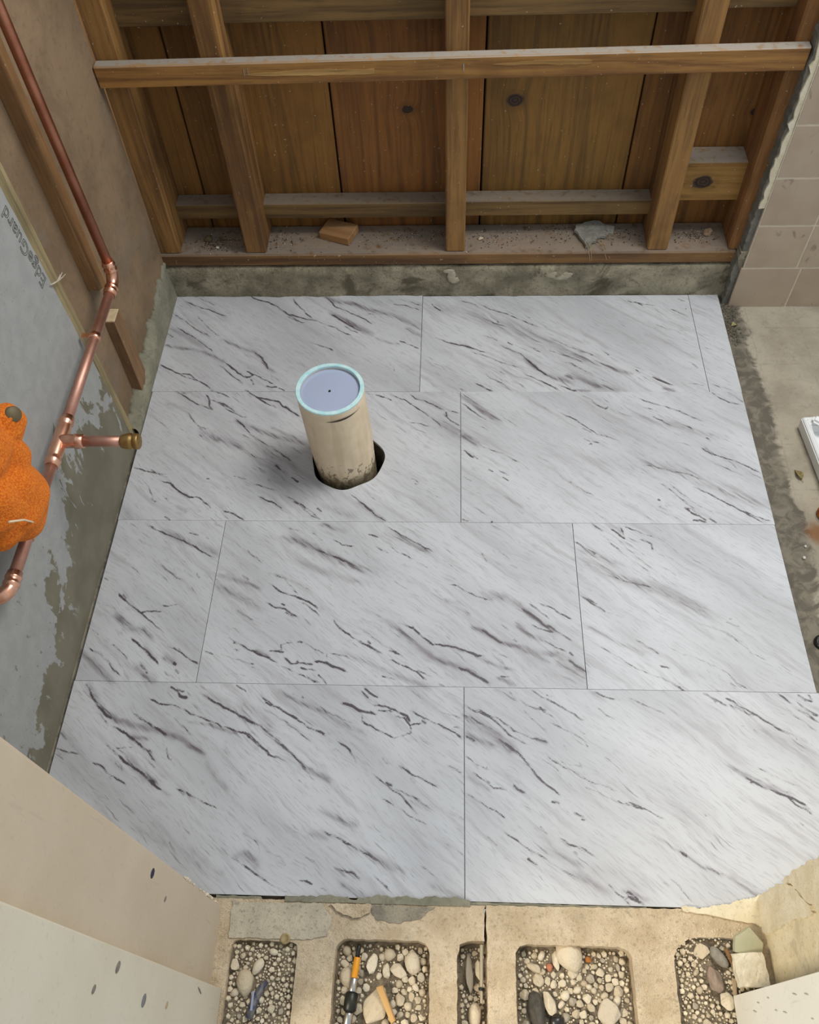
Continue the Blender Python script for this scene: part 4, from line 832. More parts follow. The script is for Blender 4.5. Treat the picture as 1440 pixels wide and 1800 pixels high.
# tee
TE = [(-0.046, 0.0088), (-0.0455, 0.0100), (-0.040, 0.0102), (-0.038, 0.0114), (-0.034, 0.0114), (-0.032, 0.0101), (-0.028, 0.0101), (-0.022, 0.0108), (0.022, 0.0108),
      (0.028, 0.0101), (0.032, 0.0101), (0.034, 0.0114), (0.038, 0.0114), (0.040, 0.0102), (0.0455, 0.0100), (0.046, 0.0088)]
tee = fit('tee', (xc, 0.2500, zc), (0, 1, 0), TE, COPPER_B)
st = fit('tee_socket', (xc, 0.2500, zc), (1, 0, 0), [(0.0, 0.0105), (0.016, 0.0103), (0.022, 0.0100), (0.024, 0.0114), (0.028, 0.0114), (0.030, 0.0102), (0.036, 0.0101), (0.0365, 0.0088)], COPPER_B, tee)
st.data.transform(Matrix.Translation(-Vector(CP.location)))
tube('branch_pipe', [(xc + 0.034, 0.25, zc), (xc + 0.07, 0.25, zc), (xc + 0.094, 0.25, zc)], R, COPPER, CP)
fit('brass_cap', (xc + 0.092, 0.25, zc), (1, 0, 0), [(0.0, 0.0085), (0.0005, 0.0100), (0.006, 0.0112), (0.011, 0.0122), (0.015, 0.0122), (0.017, 0.0106), (0.019, 0.0106), (0.0195, 0.0118), (0.025, 0.0118), (0.0262, 0.0108), (0.0265, 0.001)], BRASS)
# two-hole strap half way along
cl = fit('pipe_strap', (xc, 0.462, zc), (0, 1, 0), [(-0.006, 0.0082), (-0.006, 0.0090), (0.006, 0.0090), (0.006, 0.0082)], COPPER_B)
ear = box('strap_ear', -0.255, -0.242, 0.457, 0.467, zc + 0.004, zc + 0.0056, COPPER_B, None, bevel=0.0004); ear.parent = cl; ear.location = Vector(ear.location) - Vector(CP.location)
# coupling under the cloth and the lower elbow at the picture edge
fit('coupling', (xc, 0.098, zc), (0, 1, 0), [(-0.016, 0.0084), (-0.0155, 0.0100), (0.0155, 0.0100), (0.016, 0.0084)], COPPER_B)
tube('valve_riser', [(xc, 0.098, zc), (xc + 0.004, 0.097, zc + 0.014), (xc + 0.008, 0.096, zc + 0.028)], 0.0088, COPPER_B, CP)
pts, rr = [], []
for k in range(11):
    a = math.pi / 2 * k / 10
    pts.append((xc - 0.020 + 0.020 * math.cos(a), 0.010 - 0.020 * math.sin(a), zc)); rr.append(0.0100)
el2 = tube('elbow', pts, rr, COPPER_B, CP)
c2 = fit('collar', (xc, 0.018, zc), (0, 1, 0), CR, COPPER_B, el2); c2.data.transform(Matrix.Translation(-Vector(CP.location)))
c3 = fit('collar', (xc - 0.022, -0.010, zc), (-1, 0, 0), [(p, r + .0004) for p, r in CR[4:]], COPPER_B, el2); c3.data.transform(Matrix.Translation(-Vector(CP.location)))

# ------------------------------------------------------------------ orange fleece cloth bundled on the valve
def fleece():
    m = Mat('orange_fleece', 0.95)
    v = m.obj(False)
    n = m.noise(v, 420, 3, 0.7); n2 = m.noise(v, 30, 3)
    c = m.mix(m.step(n, 0.35, 0.68), lin((206, 92, 6)), lin((246, 140, 36)))
    c = m.mix(m.math('MULTIPLY', m.step(n2, 0.55, 0.7), 0.35), c, lin((176, 78, 4)))
    m.color(c); m.bump(n, 0.8, 0.003)
    m.b.inputs['Sheen Weight'].default_value = 0.4
    m.b.inputs['Sheen Tint'].default_value = lin((255, 170, 80))
    return m.m
OC = tag(empty('cloth_bundle', (-0.205, 0.05, 0.40)), 'orange fleece cloth bundled over the pipe valve at the left edge', 'cloth')
FL = fleece()
bm = bmesh.new()
for c_, r_, tw in (((-0.2125, 0.084, 0.386), (0.037, 0.050, 0.062), 0.0), ((-0.2165, 0.060, 0.412), (0.033, 0.046, 0.050), 0.2), ((-0.2085, 0.112, 0.432), (0.024, 0.030, 0.040), 0.0),
                   ((-0.2020, 0.138, 0.465), (0.020, 0.026, 0.026), 0.0), ((-0.2110, 0.092, 0.470), (0.026, 0.040, 0.036), 0.0), ((-0.218, 0.050, 0.376), (0.026, 0.036, 0.026), 0.3)):
    g = bmesh.ops.create_icosphere(bm, subdivisions=4, radius=1.0)
    for v in g['verts']:
        d = v.co.copy(); f = 1 + 0.04 * math.sin(5 * d.y + 3 * d.z + tw * 9) + 0.03 * math.sin(9 * d.z + 4 * d.x)
        v.co = Vector(c_) + Vector((d.x * r_[0], d.y * r_[1], d.z * r_[2])) * f - Vector(OC.location)
cl_ = bm_obj('cloth', bm, FL, OC, smooth=True)
md = cl_.modifiers.new('merge', 'REMESH'); md.mode = 'VOXEL'; md.voxel_size = 0.0022; md.use_smooth_shade = True
md = cl_.modifiers.new('soften', 'SMOOTH'); md.factor = 0.5; md.iterations = 6
tube('clear_strap', [(-0.180, 0.020, 0.428), (-0.1795, 0.040, 0.402), (-0.184, 0.056, 0.372), (-0.190, 0.066, 0.352)], 0.0014, plain('clear_film', (226, 206, 170), 0.15), OC, seg=8)
p, r = collar((-0.1955, 0.1420, 0.476), (0.75, -0.35, 0.55), [(-0.03, 0.0098), (0.012, 0.0098), (0.0135, 0.0088), (0.0136, 0.0005)])
tube('stem_end', p, r, plain('olive_brass_stem', (104, 92, 66), 0.6, 0.3), OC)

# ------------------------------------------------------------------ white PVC drain pipe
DP = tag(empty('drain_pipe', (PX, PY, 0.0)), 'capped white PVC drain stub standing in a hole in the marble floor', 'pipe')
def pvc():
    m = Mat('stained_pvc', 0.45)
    v = m.n('TexCoord', out=3)
    z = m.n('SeparateXYZ', {0: v}, out=2)
    n = m.noise(v, 30, 4); n2 = m.noise(m.n('Mapping', {0: v, 3: (1, 1, 0.6)}), 95, 4, 0.65, 0.6); n3 = m.noise(m.n('Mapping', {0: v, 3: (1, 1, 0.08)}), 60, 3)
    c = m.mix(m.step(n, 0.35, 0.65), lin((224, 202, 168)), lin((234, 214, 182)))
    c = m.mix(m.math('MULTIPLY', m.step(n3, 0.5, 0.7), 0.35), c, lin((196, 172, 136)))
    # dried mortar and dirt splashes near the foot
    lim = m.math('ADD', 0.50, m.math('MULTIPLY', m.step(z, 0.005, 0.10), 0.26))
    f = m.step(m.math('SUBTRACT', n2, lim), 0.0, 0.03)
    c = m.mix(m.math('MULTIPLY', f, 0.85), c, lin((122, 108, 86)))
    c = m.mix(m.math('MULTIPLY', m.step(m.math('ADD', z, m.math('MULTIPLY', n, 0.03)), 0.036, 0.012), 0.6), c, lin((126, 112, 88)))
    m.color(c); return m.m
PVC = pvc()
HT, RO, RI = 0.192, 0.0572, 0.0505
lean = Vector((-0.0075, 0.001, 0))
def lathe(name, prof, mat, parent, seg=72, smooth=True):
    vv, ff = [], []
    n = len(prof)
    for k in range(seg):
        a = 2 * math.pi * k / seg
        for r_, z_ in prof:
            sh = lean * (z_ / HT)
            vv.append((r_ * math.cos(a) + sh.x, r_ * math.sin(a) + sh.y, z_))
    for k in range(seg):
        k2 = (k + 1) % seg
        for q in range(n - 1):
            ff.append((k * n + q, k2 * n + q, k2 * n + q + 1, k * n + q + 1))
    return mesh_obj(name, vv, ff, mat, parent, smooth)
lathe('pipe_wall', [(RO - 0.0035, -0.085), (RO - 0.002, 0.0), (RO, 0.06), (RO, HT - 0.004)], PVC, DP)
RIM = plain('pale_cyan_primer', (208, 236, 234), 0.4, 0, (176, 222, 224), 90)
rim = lathe('pipe_rim', [(RO, HT - 0.004), (RO + 0.0004, HT - 0.001), (RO - 0.0006, HT), (RI + 0.0008, HT), (RI, HT - 0.0012), (RI - 0.0002, HT - 0.004)], RIM, DP, smooth=False)
lathe('pipe_bore', [(RI - 0.0002, HT - 0.004), (RI - 0.001, HT - 0.03)], plain('bore_grey', (196, 190, 180), 0.4), DP)
capm = Mat('blue_grey_test_cap', 0.08); capm.color(lin((170, 180, 204)))
capm.b.inputs['Coat Weight'].default_value = 0.6; capm.b.inputs['Coat Roughness'].default_value = 0.03
cap = lathe('test_cap', [(RI - 0.0004, HT - 0.0075), (RI * 0.9, HT - 0.0066), (RI * 0.7, HT - 0.0056), (RI * 0.45, HT - 0.0048), (RI * 0.2, HT - 0.0044), (0.0005, HT - 0.0043)], capm.m, DP)
bm = bmesh.new(); bmesh.ops.create_cone(bm, cap_ends=True, segments=16, radius1=0.0021, radius2=0.0021, depth=0.0008)
bm_obj('pin_hole', bm, plain('black_hole', (10, 10, 12), 0.9), cap, loc=(lean.x, lean.y - 0.003, HT - 0.0041))
# felt-pen arc below the rim
vv, ff = [], []
for k in range(25):
    t = k / 24; a = math.radians(-94 + 66 * t)
    w = 0.0004 + 0.0034 * math.sin(math.pi * min(1, t * 1.08)) * (0.6 + 0.4 * math.sin(3 * t + .6))
    for z_ in (0.1725 - w / 2 + 0.004 * t, 0.1725 + w / 2 + 0.004 * t):
        vv.append(((RO + 0.0004) * math.cos(a) + lean.x * z_ / HT, (RO + 0.0004) * math.sin(a), z_))
for k in range(24):
    ff.append((k * 2, k * 2 + 2, k * 2 + 3, k * 2 + 1))
mesh_obj('pen_mark', vv, ff, plain('dark_pen', (44, 24, 26), 0.6), DP)

# ------------------------------------------------------------------ stones: a few shapes, used over and over
def stone_mesh(seed, kind='round'):
    r_ = random.Random(seed)
    bm = bmesh.new()
    if kind == 'round':
        bmesh.ops.create_icosphere(bm, subdivisions=2, radius=1.0)
        ph = [r_.uniform(0, 6) for _ in range(6)]
        for v in bm.verts:
            d = v.co
            f = 1 + 0.13 * math.sin(2.2 * d.x + ph[0]) + 0.12 * math.sin(2.6 * d.y + ph[1]) + 0.10 * math.sin(3.1 * d.z + ph[2]) + 0.05 * math.sin(6 * d.x + 5 * d.y + ph[3])
            v.co = d * f
    else:
        for _ in range(15):
            d = Vector((r_.gauss(0, 1), r_.gauss(0, 1), r_.gauss(0, 1))).normalized() * r_.uniform(0.85, 1.1)
            bm.verts.new(d)
        bmesh.ops.convex_hull(bm, input=bm.verts[:])
        bmesh.ops.delete(bm, geom=[v for v in bm.verts if not v.link_faces], context='VERTS')
        bmesh.ops.bevel(bm, geom=bm.edges[:], offset=0.07, segments=1, affect='EDGES')
    me = bpy.data.meshes.new('stone_shape'); bm.to_mesh(me); bm.free()
    if kind == 'round':
        me.polygons.foreach_set('use_smooth', [True] * len(me.polygons))
    return me
def stone_mat():
    m = Mat('limestone_gravel', 0.9)
    v = m.obj(True, scale=(0.05, 0.05, 0.05))
    n = m.noise(v, 60, 6, 0.65); r_ = m.n('ObjectInfo', out=5)
    c = m.mix(m.step(r_, 0.0, 1.0), lin((206, 190, 160)), lin((240, 226, 198)))
    c = m.mix(m.math('MULTIPLY', m.step(r_, 0.86, 0.9), 0.6), c, lin((140, 128, 112)))
    c = m.mix(m.math('MULTIPLY', m.step(n, 0.52, 0.7), 0.35), c, lin((160, 146, 122)))
    m.color(c); m.bump(n, 0.6, 0.005)
    return m.m
GRAVEL = stone_mat()
SHAPES = [stone_mesh(i, 'round' if i % 3 == 1 else 'hull') for i in range(10)]
for me in SHAPES: me.materials.append(GRAVEL)
def stone(name, x, y, z, sx, sy, sz, rz, label, cat, group=None, mat=None, shape=None, tilt=0.0):
    me = SHAPES[shape if shape is not None else rnd.randrange(10)]
    if mat:
        me = me.copy(); me.materials.clear(); me.materials.append(mat)
    o = bpy.data.objects.new(name, me); COL.objects.link(o)
    o.location = (x, y, z); o.scale = (sx, sy, sz); o.rotation_euler = (tilt, rnd.uniform(-.2, .2), rz)
    return tag(o, label, cat, group)

# beds of fines in the block cores
BED = concrete('rubble_fines', (134, 120, 98), (170, 155, 128), bump=1.0, scale=60, speck=0.8)
def bed(label, x0, x1, y0, y1, z, amp, d=0.045):
    g = 0.0035
    nx, ny = int((x1 - x0) / g), int((y1 - y0) / g)
    vv, ff = [], []
    for a in range(ny + 1):
        for b in range(nx + 1):
            x = x0 + (x1 - x0) * b / nx; y = y0 + (y1 - y0) * a / ny
            vv.append((x, y, z + amp * (float(wob(x * 1.3, y * 1.3)) * 0.6 + rnd.uniform(-.8, .8))))
    for a in range(ny):
        for b in range(nx):
            ff.append((a * (nx + 1) + b, a * (nx + 1) + b + 1, (a + 1) * (nx + 1) + b + 1, (a + 1) * (nx + 1) + b))
    o = mesh_obj('rubble_fill', vv, ff, BED)
    return tag(o, label, 'rubble', kind='stuff')
cores = [  # x0, x1, y0, y1, bed z, stone sizes (mm radius), how many, label
    (0.053, 0.136, -0.47, -0.3625, -0.009, (1.8, 5.0), 46, 'small pale gravel stone in the dusty block core beside the cream casing'),
    (0.193, 0.309, -0.47, -0.3595, -0.020, (4.2, 8.2), 72, 'small pale gravel stone in the block core holding the screwdriver'),
    (0.354, 0.3825, -0.47, -0.358, -0.030, (3.0, 5.5), 12, 'small pale gravel stone in the narrow slot between the blocks'),
    (0.428, 0.570, -0.47, -0.3590, -0.019, (3.4, 7.0), 100, 'small pale gravel stone in the widest block core right of the slot'),
    (0.632, 0.737, -0.47, -0.3480, -0.006, (2.0, 5.2), 46, 'small pale gravel stone in the block core nearest the white casing'),
]
names = ['dusty rubble packing the block core beside the cream casing', 'loose fines under the gravel in the block core with the screwdriver', 'loose fines at the bottom of the narrow block slot',
         'loose fines under the gravel in the widest block core', 'dusty rubble packing the block core nearest the white casing']
big = [  # x, y, rx, ry, rz, turn, core, label, name, mat
    (0.289, -0.3800, 0.0125, 0.0125, 0.009, 0.3, 1, 'largest round grey stone in the core with the screwdriver', None, 1),
    (0.271, -0.3880, 0.0130, 0.0090, 0.008, -0.5, 1, 'smooth pale wedge stone beside the largest round stone', None, 3),
    (0.2360, -0.3820, 0.0085, 0.0140, 0.009, -0.2, 1, 'tall pale broken stone right beside the screwdriver shaft', None, 0),
    (0.2440, -0.4290, 0.0165, 0.0270, 0.011, -0.35, 1, 'big rough lump of mortar left of the wood splinter', None, 2),
    (0.2060, -0.3990, 0.0100, 0.0120, 0.008, 0.6, 1, 'grey broken stone left of the screwdriver collar', None, 4),
    (0.2560, -0.3900, 0.0060, 0.0110, 0.007, 0.1, 1, 'upright oblong stone in the middle of the screwdriver core', None, 6),
    (0.3640, -0.3900, 0.0062, 0.0260, 0.006, 0.06, 2, 'long pale stone splinter standing in the narrow slot', None, 0),
    (0.3760, -0.3830, 0.0050, 0.0150, 0.006, 0.1, 2, 'brown stone splinter beside the threaded rod', None, 8),
    (0.3700, -0.4360, 0.0100, 0.0140, 0.009, 0.0, 2, 'rounded tan stone at the bottom of the narrow slot', None, 1),
    (0.4960, -0.3650, 0.0170, 0.0190, 0.012, 0.4, 3, 'big broken chunk with a dark flat top in the widest core', None, 4),
    (0.5400, -0.4280, 0.0150, 0.0190, 0.012, 0.2, 3, 'big pale lump low in the widest core', None, 2),
    (0.4660, -0.4200, 0.0080, 0.0165, 0.008, 0.35, 3, 'tan bone-shaped stone beside the black slab', None, 5),
    (0.4500, -0.4310, 0.0100, 0.0220, 0.008, 0.15, 3, 'dark charcoal slab standing in the widest core', 'dark', 4),
    (0.4730, -0.4400, 0.0120, 0.0080, 0.008, 0.0, 3, 'glossy black stone under the bone-shaped stone', 'black', 1),
    (0.4480, -0.3800, 0.0120, 0.0060, 0.007, -0.4, 3, 'flat wedge stone at the left of the widest core', None, 6),
    (0.4770, -0.3700, 0.0050, 0.0140, 0.007, 0.05, 3, 'narrow white upright stone at the top of the widest core', None, 8),
    (0.4530, -0.3945, 0.0090, 0.0095, 0.007, 0.2, 3, 'squat tan stone left of centre in the widest core', None, 0),
    (0.5200, -0.3680, 0.0050, 0.0045, 0.004, 0.2, 3, 'orange-brown pebble at the top of the widest core', 'rust', 3),
    (0.4690, -0.3790, 0.0040, 0.0045, 0.004, 0.0, 3, 'small terracotta chip among the gravel of the widest core', 'brick', 4),
    (0.6640, -0.3560, 0.0110, 0.0110, 0.008, 0.2, 4, 'rough tan lump left of the green tile shard', None, 2),
    (0.6850, -0.3630, 0.0090, 0.0140, 0.008, 0.7, 4, 'smooth grey oval stone beside the splinter of wood', 'grey', 1),
    (0.6760, -0.3880, 0.0100, 0.0180, 0.009, 0.25, 4, 'long mauve-grey stone below the smooth grey oval', 'mauve', 3),
    (0.6880, -0.4120, 0.0110, 0.0120, 0.008, 0.4, 4, 'tan stone low in the core nearest the white casing', None, 5),
    (0.0740, -0.4090, 0.0115, 0.0170, 0.008, 0.2, 0, 'largest flat grey stone beside the cream casing', None, 7),
    (0.0570, -0.3890, 0.0070, 0.0085, 0.006, 0.5, 0, 'middling grey stone above the largest flat one', None, 0),
    (0.0870, -0.3900, 0.0060, 0.0100, 0.006, -0.5, 0, 'pale oblong stone near the brass disc', None, 4),
]
FINE = concrete('fine_gravel_stone', (206, 190, 160), (238, 224, 196), scale=130, bump=0.3, speck=0.5)
fine_names = ['pea-sized grit between the stones beside the cream casing', 'pea-sized grit between the stones in the screwdriver core', 'pea-sized grit in the narrow block slot', 'pea-sized grit between the stones of the widest core', 'pea-sized grit between the stones nearest the white casing']
MT = {'dark': concrete('charcoal_stone', (66, 62, 54), (96, 90, 80), scale=1.2, rand=True), 'black': plain('glossy_black_stone', (28, 27, 25), 0.3, 0, (50, 48, 44), 2),
      'rust': plain('rust_stone', (176, 112, 48), 0.9, 0, (150, 96, 50), 2), 'brick': plain('terracotta_chip', (190, 124, 92), 0.9, 0, (176, 110, 82), 2),
      'grey': plain('grey_stone', (150, 144, 130), 0.8, 0, (128, 122, 110), 2), 'mauve': plain('mauve_stone', (158, 140, 122), 0.9, 0, (136, 118, 104), 2)}
def crumbs_on_rim(fv, ff_):
    for _ in range(130):
        x, y, s = rnd.gauss(0.640, 0.012), rnd.gauss(-0.352, 0.014), rnd.uniform(0.0007, 0.0020)
        if rnd.random() < 0.4: x, y = rnd.gauss(0.69, 0.025), rnd.gauss(-0.338, 0.005)
        k0 = len(fv)
        for dx, dy, dz in ((1, 0, 0), (-1, 0, 0), (0, 1, 0), (0, -1, 0), (0, 0, 1)):
            fv.append((x + dx * s * rnd.uniform(.7, 1.3), y + dy * s * rnd.uniform(.7, 1.3), 0.0018 + dz * s))
        ff_ += [(k0, k0 + 2, k0 + 4), (k0 + 2, k0 + 1, k0 + 4), (k0 + 1, k0 + 3, k0 + 4), (k0 + 3, k0, k0 + 4)]
for ci, (x0, x1, y0, y1, bz, (r0, r1), cnt, lab) in enumerate(cores):
    bed(names[ci], x0 - 0.006, x1 + 0.006, y0 - 0.03, y1 + 0.006, bz, 0.002)
    placed = []
    for x, y, rx, ry, rz_, turn, c, label, mk, sh in big:
        if c != ci: continue
        stone('stone', x, y, bz + rz_ * 0.55, rx, ry, rz_, turn, label, 'stone', mat=MT.get(mk), shape=sh)
        placed.append((x, y, (rx + ry) * 0.46))
        if ry > rx * 1.5:
            placed += [(x + q * math.sin(-turn) * ry * .6, y + q * math.cos(turn) * ry * .6, rx) for q in (-1, 1)]
    n = tries = 0
    while n < cnt and tries < 9000:
        tries += 1
        r_ = (r0 + (r1 - r0) * rnd.random() ** 1.7) / 1000
        x = rnd.uniform(x0 + r_, x1 - r_); y = rnd.uniform(y0, y1 - r_)
        if any((x - a) ** 2 + (y - b) ** 2 < (0.86 * (r_ + c)) ** 2 for a, b, c in placed): continue
        placed.append((x, y, r_)); n += 1
        stone('gravel_stone', x, y, bz + r_ * 0.45, r_ * rnd.uniform(.9, 1.2), r_ * rnd.uniform(.9, 1.3), r_ * rnd.uniform(.7, 1.0), rnd.uniform(0, 6.28), lab, 'gravel', 'gravel in block core %d' % (ci + 1))
    fv, ff_ = [], []
    for k_ in range(5200):
        r_ = rnd.uniform(0.0028, 0.0046) if k_ < 700 else rnd.uniform(0.0011, 0.0030)
        x = rnd.uniform(x0, x1); y = rnd.uniform(y0, y1)
        if any((x - a) ** 2 + (y - b) ** 2 < (0.9 * (r_ + c)) ** 2 for a, b, c in placed): continue
        placed.append((x, y, r_))
        k0 = len(fv); a0_ = rnd.uniform(0, 6.28)
        for q in range(5):
            an = a0_ + q * 1.2566; fv.append((x + math.cos(an) * r_ * rnd.uniform(.8, 1.15), y + math.sin(an) * r_ * rnd.uniform(.8, 1.15), bz + r_ * rnd.uniform(.1, .5)))
        for q in range(5):
            an = a0_ + .6 + q * 1.2566; fv.append((x + math.cos(an) * r_ * .6, y + math.sin(an) * r_ * .6, bz + r_ * rnd.uniform(.8, 1.2)))
        for q in range(5):
            q2 = (q + 1) % 5; ff_ += [(k0 + q, k0 + q2, k0 + 5 + q), (k0 + q2, k0 + 5 + q2, k0 + 5 + q)]
        ff_.append(tuple(k0 + 5 + q for q in range(5)))
    if ci == 4:
        crumbs_on_rim(fv, ff_)
    tag(mesh_obj('fine_gravel', fv, ff_, FINE), fine_names[ci], 'gravel', kind='stuff')

# big white lump and other odds and ends near the right casing
bm = bmesh.new(); bmesh.ops.create_cube(bm, size=1.0)
bmesh.ops.subdivide_edges(bm, edges=bm.edges[:], cuts=6, use_grid_fill=True)
for v in bm.verts:
    d = v.co.copy(); l = max(abs(d.x), abs(d.y), abs(d.z)); k = (0.86 + 0.14 * l / max(d.length, 1e-6))
    v.co = Vector((d.x * 0.039, d.y * 0.039, d.z * 0.026)) * k + Vector((rnd.uniform(-1, 1), rnd.uniform(-1, 1), rnd.uniform(-1, 1))) * 0.0011
o = bm_obj('mortar_lump', bm, concrete('white_lump', (222, 212, 186), (240, 232, 210), bump=0.5, scale=50, speck=0.2), loc=(0.7200, -0.3760, 0.004), rot=(0.1, -0.1, 0.08))
tag(o, 'biggest blocky white mortar lump in front of the white casing', 'stone')
o = rough_plate('tile_shard', [(-0.018, -0.012), (0.0175, -0.016), (0.021, 0.000), (0.004, 0.018), (-0.016, 0.006)], -0.003, 0.003, plain('pale_green_tile', (178, 178, 148), 0.5, 0, (196, 192, 164), 40), jit=0.0004)
o.location = (0.7205, -0.3450, 0.010); o.rotation_euler = (0.25, 0.15, 0)
tag(o, 'pale green broken tile shard behind the white mortar lump', 'tile shard')
def splinter(name, a, b, w, h, mat, label):
    a, b = Vector(a), Vector(b); L = (b - a).length
    bm = bmesh.new(); bmesh.ops.create_cube(bm, size=1.0)
    for v in bm.verts:
        t = 0.75 if v.co.y > 0 else 1.0
        v.co = Vector((v.co.x * w * t + (0.001 if v.co.z > 0 else 0), v.co.y * L * (1.0 if v.co.x > 0 else 0.94), v.co.z * h))
    bmesh.ops.bevel(bm, geom=bm.edges[:], offset=0.0006, segments=1, affect='EDGES')
    o = bm_obj(name, bm, mat)
    o.location = (a + b) / 2; o.rotation_euler = (b - a).to_track_quat('Y', 'Z').to_euler()
    return tag(o, label, 'wood splinter')
splinter('wood_splinter', (0.2485, -0.4065, -0.006), (0.2690, -0.4470, -0.006), 0.0085, 0.006, STICK, 'light tan wood splinter on the gravel right of the screwdriver')
splinter('wood_splinter', (0.6945, -0.3520, 0.004), (0.7060, -0.3830, 0.000), 0.0050, 0.004, wood('brown_split', (128, 88, 50), (172, 130, 82), 1), 'brown wood splinter lying left of the white mortar lump')
splinter('wood_splinter', (0.7010, -0.3850, -0.002), (0.6985, -0.4180, -0.004), 0.0060, 0.004, wood('grey_split', (140, 120, 92), (176, 156, 124), 1), 'grey weathered wood splinter below the brown one')

# nut driver standing in the second core
SD = tag(empty('screwdriver', (0.214, -0.40, -0.01)), 'slim screwdriver with an orange-yellow band lying in the second block core', 'screwdriver')
A = Vector((0.2195, -0.3595, -0.002)); Bv = Vector((0.2080, -0.4700, -0.004)); dr = (Bv - A).normalized()
def seg_(name, s0, s1, prof, mat):
    p = [A + dr * (s0 + (s1 - s0) * t) for t, _ in prof]
    return tube(name, p, [r_ for _, r_ in prof], mat, SD, seg=14)
seg_('tip', 0.0, 0.016, [(0, .0022), (.3, .0030), (1, .0032)], GREASY)
seg_('shank', 0.016, 0.040, [(0, .0040), (0.02, .0043), (.98, .0043), (1, .0040)], YELLOW)
seg_('collar', 0.040, 0.056, [(0, .0046), (.05, .0052), (.95, .0052), (1, .0048)], STEEL)
seg_('grip', 0.056, 0.078, [(0, .0066), (.08, .0082), (.5, .0086), (.9, .0084), (1, .0066)], GREASY)
seg_('ferrule', 0.078, 0.111, [(0, .0052), (.1, .0055), (1, .0055)], STEEL)

# threaded rod in the slot
TR = tag(empty('threaded_rod', (0.3795, -0.38, -0.01)), 'thin threaded steel rod along the edge of the narrow block slot', 'rod')
pts, rr = [], []
for k in range(120):
    t = k / 119
    pts.append((0.3800 - 0.0008 * t, -0.3565 - 0.066 * t, 0.0 - 0.006 * t)); rr.append(0.0022 + 0.00035 * (k % 2) if t < 0.72 else 0.0019)
tube('rod', pts, rr, plain('dusty_rod', (172, 160, 136), 0.6, 0.3), TR, seg=10)
tube('nut', [(0.3793, -0.405, -0.0045), (0.3792, -0.4085, -0.0048)], 0.0038, GREASY, TR, seg=6)

# blue pen cap in the dusty core
BP = tag(empty('marker_cap', (0.088, -0.42, -0.004)), 'dark blue plastic marker cap half buried beside the cream casing', 'marker cap')
tube('cap_body', [(0.1010, -0.4060, -0.006), (0.0950, -0.4145, -0.004), (0.0880, -0.4320, -0.004), (0.0840, -0.4480, -0.004)], [0.003, 0.0048, 0.0056, 0.0050], BLUE, BP, seg=12)
box('cap_clip', 0.0855, 0.0885, -0.440, -0.418, 0.0012, 0.0026, plain('light_blue_clip', (150, 158, 182), 0.4), BP, bevel=0.0005)

# brass disc set in the mortar
BD = tag(empty('brass_disc', (0.1215, -0.3575, 0.003)), 'round olive brass disc set in the mortar at the core corner', 'disc')
p, r = collar((0.1215, -0.3570, 0.002), (0, 0, 1), [(0.0, 0.0066), (0.0022, 0.0066), (0.003, 0.0058), (0.003, 0.0044), (0.0026, 0.0042), (0.0026, 0.0002)])
tube('disc', p, r, plain('olive_brass', (150, 132, 88), 0.7, 0.1, (166, 148, 104), 200), BD, seg=28, axis=(0, 0, 1))

# ------------------------------------------------------------------ odds and ends on the sill plate
o = box('wood_offcut', -0.034, 0.034, -0.024, 0.024, -0.0085, 0.0085, OFFCUT, bevel=0.0012)
o.location = (0.1010, 0.9465, 0.1180); o.rotation_euler = (0.03, -0.02, -0.38)
tag(o, 'small rectangular pine offcut lying on the dusty sill plate', 'wood block')
# flake of old mortar with roots
MC = tag(empty('mortar_flake', (0.625, 0.936, 0.109)), 'ragged grey mortar flake with dry roots on the sill plate', 'mortar flake')
fo = [(-0.040, 0.006), (-0.032, 0.026), (-0.012, 0.030), (0.006, 0.036), (0.026, 0.024), (0.043, 0.018), (0.036, 0.002), (0.022, -0.006), (0.004, -0.016), (-0.008, -0.032), (-0.021, -0.040), (-0.027, -0.018)]
FM = concrete('grey_flake', (150, 146, 134), (182, 178, 164), spots=((70, 64, 54), 70, 0.62, 0.9), bump=0.9, scale=60)
o = rough_plate('flake', fo, 0.004, 0.010, FM, jit=0.003, step=0.006); o.parent = MC; o.rotation_euler = (0.10, 0.05, 0)
ROOT = plain('dry_root', (168, 142, 104), 0.9)
for x0, y0, x1, y1 in ((-0.022, -0.030, -0.010, -0.060), (-0.018, -0.028, -0.006, -0.058), (0.0, -0.018, 0.024, -0.056), (0.004, -0.014, 0.030, -0.052), (0.02, -0.004, 0.042, -0.020)):
    bz_ = -0.02 if y1 < -.05 else 0.002
    tube('root', [(0.625 + x0, 0.936 + y0, 0.117), (0.625 + (x0 + x1) / 2, 0.936 + (y0 + y1) / 2, 0.119), (0.625 + x1, 0.936 + y1, 0.115 + bz_)], 0.0006, ROOT, MC, seg=5)
o = stone('stone', 0.8545, 0.9400, 0.1145, 0.0105, 0.0105, 0.0085, 0.4, 'brownish pink stone on the sill plate between the two right studs', 'stone', mat=plain('pinkish_stone', (158, 128, 98), 0.9, 0, (184, 160, 130), 2), shape=2)
o = stone('stone', 0.3940, 0.9290, 0.1115, 0.0068, 0.0048, 0.0035, 0.1, 'flat cream pebble on the sill plate right of the middle stud', 'stone', mat=plain('cream_pebble', (206, 192, 160), 0.8), shape=3)
o = stone('stone', -0.1720, 0.9330, 0.1135, 0.0080, 0.0078, 0.0060, 0.9, 'olive brown lump in the dark heap on the left sill', 'stone', mat=plain('olive_lump', (118, 106, 72), 0.9, 0, (92, 80, 54), 2), shape=4)
o = stone('stone', -0.1490, 0.9080, 0.1110, 0.0045, 0.0035, 0.0035, 0.2, 'single white crumb at the front of the left sill', 'stone', mat=plain('white_crumb', (208, 204, 188), 0.9), shape=6)
